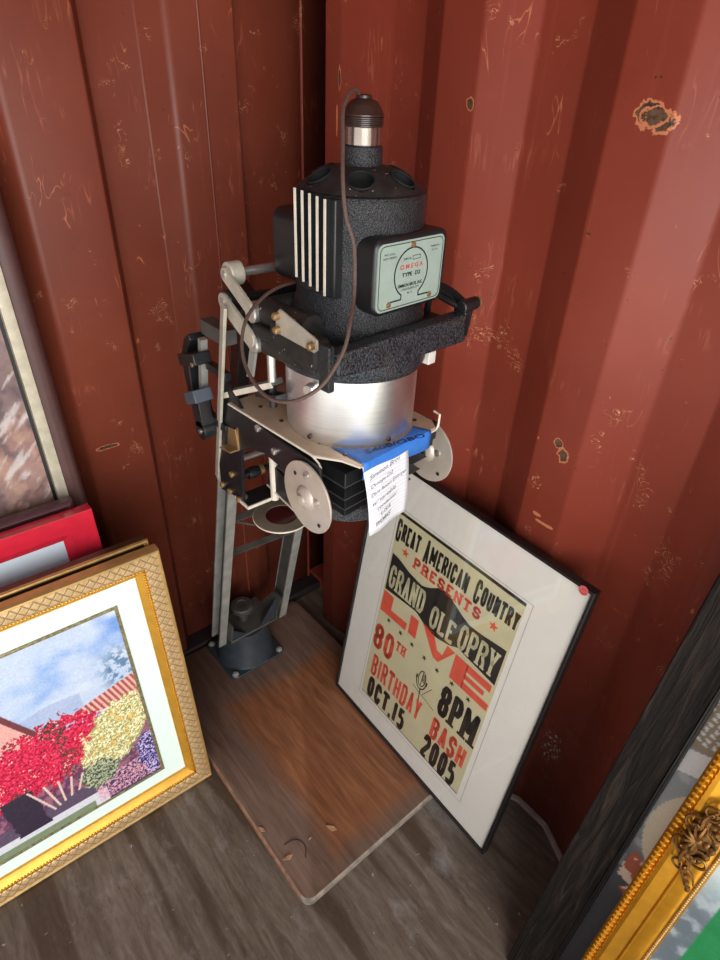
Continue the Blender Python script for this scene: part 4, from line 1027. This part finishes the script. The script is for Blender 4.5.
def garden(u, v):
    n1 = fbm(u * 9 + 3, v * 12 + 1); n2 = fbm(u * 95, v * 95); n3 = fbm(u * 380 + 9, v * 380, 3); n4 = fbm(u * 22 + 40, v * 22 + 11)
    img = np.zeros(u.shape + (3,)) + np.array((112, 154, 222.))
    cl = sst(.30, .58, fbm(u * 7 + v * 5, v * 9 - u * 3)); img = over(img, cl * .95, (196, 210, 234)); img = over(img, sst(.50, .72, n1) * .8, (230, 234, 242))
    img = over(img, sst(.50, .38, v) * .6, (186, 202, 228))
    tree = sst(.50, .58, n2 * .7 + n3 * .3) * np.exp(-(((u + .125) / .03) ** 2 + ((v - .425) / .045) ** 2)); img = over(img, np.clip(tree * 1.3, 0, .8), (70, 110, 150))
    hill = (v < .405 + .02 * n1 - .1 * np.abs(u + .27)) & (u < -.21); img = over(img, hill * .35, (128, 146, 196))
    # tiled roof running up to the right
    rt = .350 + (u + .262) * (.398 - .352) / .160; rb = .350 - .0 * u
    ru = np.clip((u + .262) / .16, 0, 1); topr = .362 + ru * .038; botr = .358 - ru * .020
    roof = (u > -.262) & (v < topr) & (v > botr - .004)
    tile = .5 + .5 * np.sin((u + v * .35) * 2 * np.pi / .0105); img = over(img, roof, (196, 104, 96)); img = over(img, roof * sst(.45, .8, tile), (236, 184, 172)); img = over(img, roof * sst(.25, .0, tile), (136, 66, 72))
    hs = (u < -.310) & (v < .43 - (u + .345) * 1.6); img = over(img, hs, (226, 168, 160))
    eave = (u < -.300) & (np.abs(v - (.385 + (-.315 - u) * 1.75)) < .012); img = over(img, eave, (110, 52, 58))
    wall = v < .31 + .02 * n4; img = over(img, wall, (96, 56, 88)); img = over(img, wall * sst(.45, .6, n2), (150, 96, 116))
    # path and border along the bottom
    img = over(img, (v < .150 + .03 * n4) , (90, 74, 96)); pth = np.abs(v - (.115 + .06 * sst(-.48, -.22, u) * .5)) < .012; img = over(img, (v < .132) & (u < -.22), (214, 214, 224)); img = over(img, (v < .112) & (u < -.25), (124, 140, 110))
    flb = (v < .165) & (v > .098) & (u > -.24) & (n3 > .50); img = over(img, flb, (222, 160, 178)); img = over(img, (v < .16) & (u > -.22) & (n3 < .42), (52, 46, 104))
    # red bougainvillea
    e = ((u + .315) / .135) ** 2 + ((v - .292 - .16 * (u + .315)) / .080) ** 2
    red = e + (n2 - .5) * 1.5 + (n3 - .5) * .8 < 1.0
    img = over(img, red, (208, 22, 66)); img = over(img, red & (n3 > .60), (236, 62, 100)); img = over(img, red & (n3 < .36), (128, 18, 52)); img = over(img, red & (n2 < .36) & (n3 > .69), (236, 214, 190)); img = over(img, red & (n4 < .40) & (n3 < .47), (70, 60, 52))
    # pale yellow bush
    e2 = ((u + .168) / .075) ** 2 + ((v - .268 - .5 * (u + .168)) / .078) ** 2
    yel = e2 + (n2 - .5) * 1.3 + (n3 - .5) * .7 < 1.0
    img = over(img, yel, (214, 206, 142)); img = over(img, yel & (n3 > .55), (246, 240, 200)); img = over(img, yel & (n3 < .42), (150, 150, 96)); img = over(img, yel & (n2 > .58) & (n3 > .5), (232, 192, 112))
    # purple flowers at lower right, grey-green shrub, dark trunk and pale twigs
    pu = ((u + .108) / .035) ** 2 + ((v - .165) / .065) ** 2 + (n2 - .5) * 1.6 < 1; img = over(img, pu, (78, 66, 150)); img = over(img, pu & (n3 > .56), (206, 190, 230)); img = over(img, pu & (n3 < .42), (40, 34, 84))
    sh = ((u + .222) / .042) ** 2 + ((v - .178) / .036) ** 2 + (n2 - .5) * 1.8 < 1; img = over(img, sh, (110, 120, 100)); img = over(img, sh & (n3 > .54), (178, 186, 150)); img = over(img, sh & (n3 < .42), (56, 60, 56))
    tr = (np.abs(u + .372 + .12 * (v - .19)) < .024 + .012 * n2) & (v < .235) & (v > .125); img = over(img, tr, (48, 36, 56))
    for k in range(5):
        cu = -.325 + .013 * k + .35 * (v - .16) * (k - 2) * .6; tw = (np.abs(u - cu) < .0022) & (v < .232 - .006 * k) & (v > .150 + .004 * k); img = over(img, tw, (224, 196, 186))
    return img + (n3[..., None] - .5) * 26
picture('painting_print', px0, px1, py0, py1, -.0225, garden, GF, 440, 340)

GM2 = lean((.238, -.547, .0034), 88, 7)
G2 = thing('picture_frame', 'second pale gold frame with brown inner cove standing right behind the garden painting', 'picture frame', mat=GM2, group='frames leaning on the end wall')
mb = MB(); moulding(mb, -.80, 0, 0, .677, [(0, -.007), (0, -.004), (.0015, -.001), (.004, 0), (.005, -.003), (.006, -.001), (.009, -.004), (.009, -.007)]); mb.build('outer_lip', M['gold_pale'], G2)
mb = MB(); moulding(mb, -.80, 0, 0, .677, [(.0006, -.026), (.0006, -.0068), (.0085, -.0068), (.026, -.016), (.050, -.018), (.050, -.026)]); mb.build('inner_cove', M['cove'], G2)
mb = MB(); mb.box(-.76, -.04, .04, .637, -.025, -.020); mb.build('mat_board', M['mat_board'], G2)

RM = lean((.130, -.615, .002), 89, 4)
RF = thing('picture_frame', 'glossy red frame with sloping faces and cool white mat, behind the two gold frames', 'picture frame', mat=RM, group='frames leaning on the end wall')
mb = MB(); moulding(mb, -.74, 0, 0, .737, [(0, -.024), (0, 0), (.0015, .001), (.047, -.014), (.047, -.024)]); mb.build('bevelled_moulding', M['red_lacquer'], RF)
mb = MB(); moulding(mb, -.74, 0, 0, .737, [(.047, -.024), (.047, -.0145), (.061, -.0215), (.061, -.024)]); mb.build('inner_slip', M['red_lacquer'], RF)
mb = MB(); mb.box(-.70, -.04, .04, .70, -.024, -.022); mb.build('mat_board', M['blue_mat'], RF)
MM = lean((.0935, -.6365, .002), 89, 3.5)
MF = thing('picture_frame', 'dark maroon wooden frame whose top edge shows just above the red frame', 'picture frame', mat=MM, group='frames leaning on the end wall')
mb = MB(); moulding(mb, -.72, 0, 0, .747, [(0, -.022), (0, -.006), (.003, -.003), (.008, 0), (.013, -.003), (.017, -.009), (.024, -.010), (.024, -.022)]); mb.build('moulding', M['maroon'], MF)
mb = MB(); mb.box(-.71, -.01, .01, .737, -.021, -.016); mb.build('backing', M['backing'], MF)
SM = lean((.046, -.600, .002), 89, 3.9)
SF = thing('framed_painting', 'large purple-brown frame with champagne silver slip and blurry abstract painting, rearmost at left', 'framed painting', mat=SM, group='frames leaning on the end wall')
mb = MB(); moulding(mb, -.84, 0, 0, 1.34, [(0, -.024), (0, -.012), (.003, -.006), (.012, 0), (.022, .000), (.030, -.003), (.0315, -.006), (.0315, -.024)]); mb.build('moulding', M['purple_brown'], SF)
mb = MB(); moulding(mb, -.84, 0, 0, 1.34, [(.0315, -.024), (.0315, -.004), (.034, -.003), (.050, -.005), (.051, -.008), (.051, -.024)]); mb.build('silver_slip', M['silver_leaf'], SF)
mb = MB(); mb.box(-.82, -.02, .02, 1.32, -.024, -.018); mb.build('backing', M['black'], SF)
def abstract(u, v):
    a = fbm(u * 8 + v * 6, v * 10 - u * 5); b = fbm(u * 30 + v * 12, v * 26 + 7); c = fbm((u * .8 + v) * 14, (v - u) * 60); d = fbm(u * 60, v * 60)
    img = np.zeros(u.shape + (3,)) + np.array((150, 116, 108.)); img = over(img, sst(.42, .6, a) * .8, (112, 92, 94)); img = over(img, sst(.52, .7, b) * .7, (182, 146, 126)); img = over(img, sst(.40, .28, b) * .7, (86, 70, 76))
    img = over(img, sst(.58, .72, c) * .75, (206, 200, 200)); img = over(img, sst(.36, .26, c) * .5, (88, 66, 66)); return img + (d[..., None] - .5) * 40
picture('canvas_print', -.782, -.058, .058, 1.282, -.014, abstract, SF, 200, 260)

# ================================================================== frames leaning on the side wall at right
DM = lean((.972, -.274, .0045), 0, 11.9)
DF = thing('framed_painting', 'wide ebonised wood-grain frame leaning on the red wall at right', 'framed painting', mat=DM, group='frames leaning on the side wall')
mb = MB(); moulding(mb, 0, .80, 0, 1.02, [(0, -.020), (0, -.002), (.002, 0), (.030, .0015), (.064, .000), (.066, -.003), (.066, -.020)]); mb.build('wood_moulding', M['ebony'], DF)
mb = MB(); moulding(mb, 0, .80, 0, 1.02, [(.066, -.020), (.066, -.0015), (.068, -.001), (.0685, -.006), (.0715, -.006), (.072, -.012), (.072, -.020)]); mb.build('black_slip', M['black_frame'], DF)
mb = MB(); mb.box(.01, .79, .01, 1.01, -.020, -.017); mb.build('backing', M['backing'], DF)
def still(u, v):
    n1 = fbm(u * 12, v * 12); n2 = fbm(u * 45, v * 45); n3 = fbm(u * 120, v * 120)
    img = np.zeros(u.shape + (3,)) + np.array((62, 64, 70.)); img = over(img, sst(.36, .56, v + .05 * n1), (150, 156, 158)); img = over(img, sst(.55, .72, n2) * .5 * (v > .4), (196, 200, 200))
    blob = ((u - .142) / .068) ** 2 + ((v - .520) / .098) ** 2 < 1; img = over(img, blob, (216, 204, 178)); img = over(img, blob & (np.abs(u - .118 - .1 * (v - .5)) < .008 + .006 * n1), (206, 174, 96))
    fl = (((u - .095) / .020) ** 2 + ((v - .402) / .040) ** 2 + (n2 - .5) * 2.4 < 1); img = over(img, fl, (176, 92, 62)); img = over(img, fl & (n2 > .5), (226, 204, 180))
    band = np.abs(v - .655 - .35 * (u - .09)) < .022; img = over(img, (v > .675), (150, 134, 112)); img = over(img, band, (244, 244, 240)); lf = (v > .69) & (v < .76) & (np.sin(u * 420 + v * 260) * np.sin(v * 330 - u * 150) > .25); img = over(img, lf, (240, 240, 234))  # white band paints a reflection in the glass into the picture
    img = over(img, (v > .765), (240, 236, 230)); img = over(img, v > .80, (206, 140, 128)); return img * 1.12
picture('still_life_print', .070, .730, .070, .950, -.0135, still, DF, 260, 320)
OM = lean((1.074, -.325, .008), 0, 11.9)
OF = thing('framed_painting', 'ornate bright gold frame with bronze scroll cartouche, in front of the wood-grain frame', 'framed painting', mat=OM, group='frames leaning on the side wall')
Wo, Ho = .86, 1.16
mb = MB(); moulding(mb, 0, Wo, 0, Ho, [(0, -.034), (0, -.010), (.003, -.006), (.012, -.006), (.014, -.003), (.020, -.001), (.030, -.006), (.038, -.011), (.0395, -.009), (.0410, -.009), (.0425, -.011), (.050, -.013), (.057, -.017), (.062, -.020), (.068, -.020), (.070, -.024), (.070, -.034)])
mb.build('moulding', M['gold'], OF)
mb = MB()
for i in range(106):
    y = .02 + i * .0106
    mb.ball((.0068, y, -.0050), .0066, 8, (.95, .80, .8))
for i in range(77): mb.ball((.02 + i * .0106, Ho - .0068, -.0050), .0066, 8, (.80, .95, .8))
mb.build('scallop_trim', M['gold'], OF)
mb = MB()
for i in range(200):
    mb.ball((.0652, .066 + i * .0051, -.0185), .0026, 6)
mb.build('bead_trim', M['gold_pale'], OF)
mb = MB(); cx, cy = .036, .612
def spiral(c, r0, a0, turns, sgn, r, ex=(1, 1)):
    P = []
    for i in range(18):
        t = i / 17; a = a0 + sgn * turns * 2 * PI * t; q = r0 * (1 - t) ** .8 + .0012
        P.append((c[0] + ex[0] * q * math.cos(a), c[1] + ex[1] * q * math.sin(a), .001 + .006 * t))
    mb.tube(P, lambda t: r * (1 - .6 * t), 6, 2)
for sy in (1, -1):
    spiral((cx - .012, cy + sy * .020), .017, -sy * PI / 2, 1.6, sy, .0032)
    spiral((cx + .014, cy + sy * .028), .014, -sy * PI / 2, 1.5, -sy, .0030)
    spiral((cx - .003, cy + sy * .052), .012, -sy * PI / 2, 1.4, sy, .0026)
    mb.tube([(cx, cy + sy * .008, .003), (cx - .006, cy + sy * .038, .004), (cx + .004, cy + sy * .062, .002), (cx + .016, cy + sy * .086, -.004)], lambda t: .0042 * (1 - .75 * t), 6)
    mb.tube([(cx + .004, cy + sy * .052, .002), (cx + .018, cy + sy * .062, -.002), (cx + .024, cy + sy * .078, -.006)], lambda t: .0032 * (1 - .75 * t), 6)
    for q in range(4): mb.ball((cx + .006 + .005 * q, cy + sy * (.066 + .007 * q), -.004), .0042, 6, (1, 1.5, .7))
for a in range(7): th = PI * (.5 + a / 6); mb.tube([(cx, cy, .004), (cx + .012 * math.cos(th), cy + .014 * math.sin(th), .009), (cx + .022 * math.cos(th), cy + .026 * math.sin(th), .003)], lambda t: .0040 * (1 - .5 * t), 6)
mb.ball((cx, cy, .004), .006, 10, (1, 1.3, .8)); mb.ball((cx + .011, cy, .001), .005, 10, (1, 1.4, .7))
mb.ball((cx + .002, cy, -.008), .025, 12, (.85, 1.9, .42))
for q in range(14):
    th = 2 * PI * q / 14; mb.ball((cx + .003 + .016 * math.cos(th), cy + .034 * math.sin(th), .002), .0055, 6, (1, 1.2, .7))
mb.build('scroll_cartouche', M['bronze'], OF)
mb = MB(); mb.box(.01, Wo - .01, .01, Ho - .01, -.034, -.031); mb.build('backing', M['backing'], OF)
def lake(u, v):
    n1 = fbm(u * 14, v * 14); n2 = fbm(u * 50, v * 50)
    img = np.zeros(u.shape + (3,)) + np.array((176, 194, 198.)); img = over(img, sst(.56, .46, v + .06 * (n1 - .5)), (92, 104, 112)); img = over(img, sst(.55, .7, n2) * (v < .55) * .6, (170, 182, 188)); img = over(img, np.abs(v - .580 + .35 * (u - .09)) < .0016, (60, 64, 66))
    img = over(img, (v < .535 + 1.0 * (u - .115)) & (u > .098), (22, 120, 66)); img = over(img, sst(.7, .8, v), (214, 224, 228)); return img + (n2[..., None] - .5) * 14
picture('lake_print', .068, Wo - .068, .068, Ho - .068, -.0275, lake, OF, 260, 300)

# ================================================================== litter on the board
def leaf(loc, ang, ln, label, curl, m):
    mb = MB(); n = 9; P = []
    for i in range(n):
        t = i / (n - 1); w = ln * .20 * math.sin(PI * min(1, t * .95 + .03)); x = (t - .5) * ln; z = .0012 + curl * (2 * t - 1) ** 2
        for s in (-1, 0, 1): P.append((x + .1 * ln * math.sin(5 * t), s * w, z + abs(s) * w * .5))
    mb.add(P, [(i * 3 + k, (i + 1) * 3 + k, (i + 1) * 3 + k + 1, i * 3 + k + 1) for i in range(n - 1) for k in (0, 1)])
    o = mb.build('dry_leaf', m, None); o.location = (loc[0], loc[1], T); o.rotation_euler = (0, 0, R(ang)); sd = o.modifiers.new('thickness', 'SOLIDIFY'); sd.thickness = .0006; sd.offset = 1
    tag(o, label, 'leaf', 'dry leaves on the enlarger board')
leaf((.567, -.396), 30, .030, 'largest curled tan leaf fragment, alone near front of the brown board', .004, M['leaf'])
leaf((.556, -.508), 80, .026, 'brown leaf fragment by the front left corner of the brown board', .005, M['leaf'])
leaf((.470, -.521), 20, .022, 'pale leaf fragment caught on the left edge of the brown board', .003, M['leaf'])
leaf((.553, -.448), 100, .012, 'tiny tan leaf fragment between the curved twig and the largest leaf', .002, M['leaf'])
mb = MB(); mb.tube([(.528, -.500, T + .001), (.532, -.478, T + .0015), (.548, -.466, T + .002), (.566, -.468, T + .0015), (.578, -.478, T + .001)], .0010, 6, 6)
tag(mb.build('twig', M['twig']), 'thin dark curved twig lying on front left of the brown board', 'twig')
for o in list(bpy.data.objects):
    if 'origin_shift' in o: del o['origin_shift']
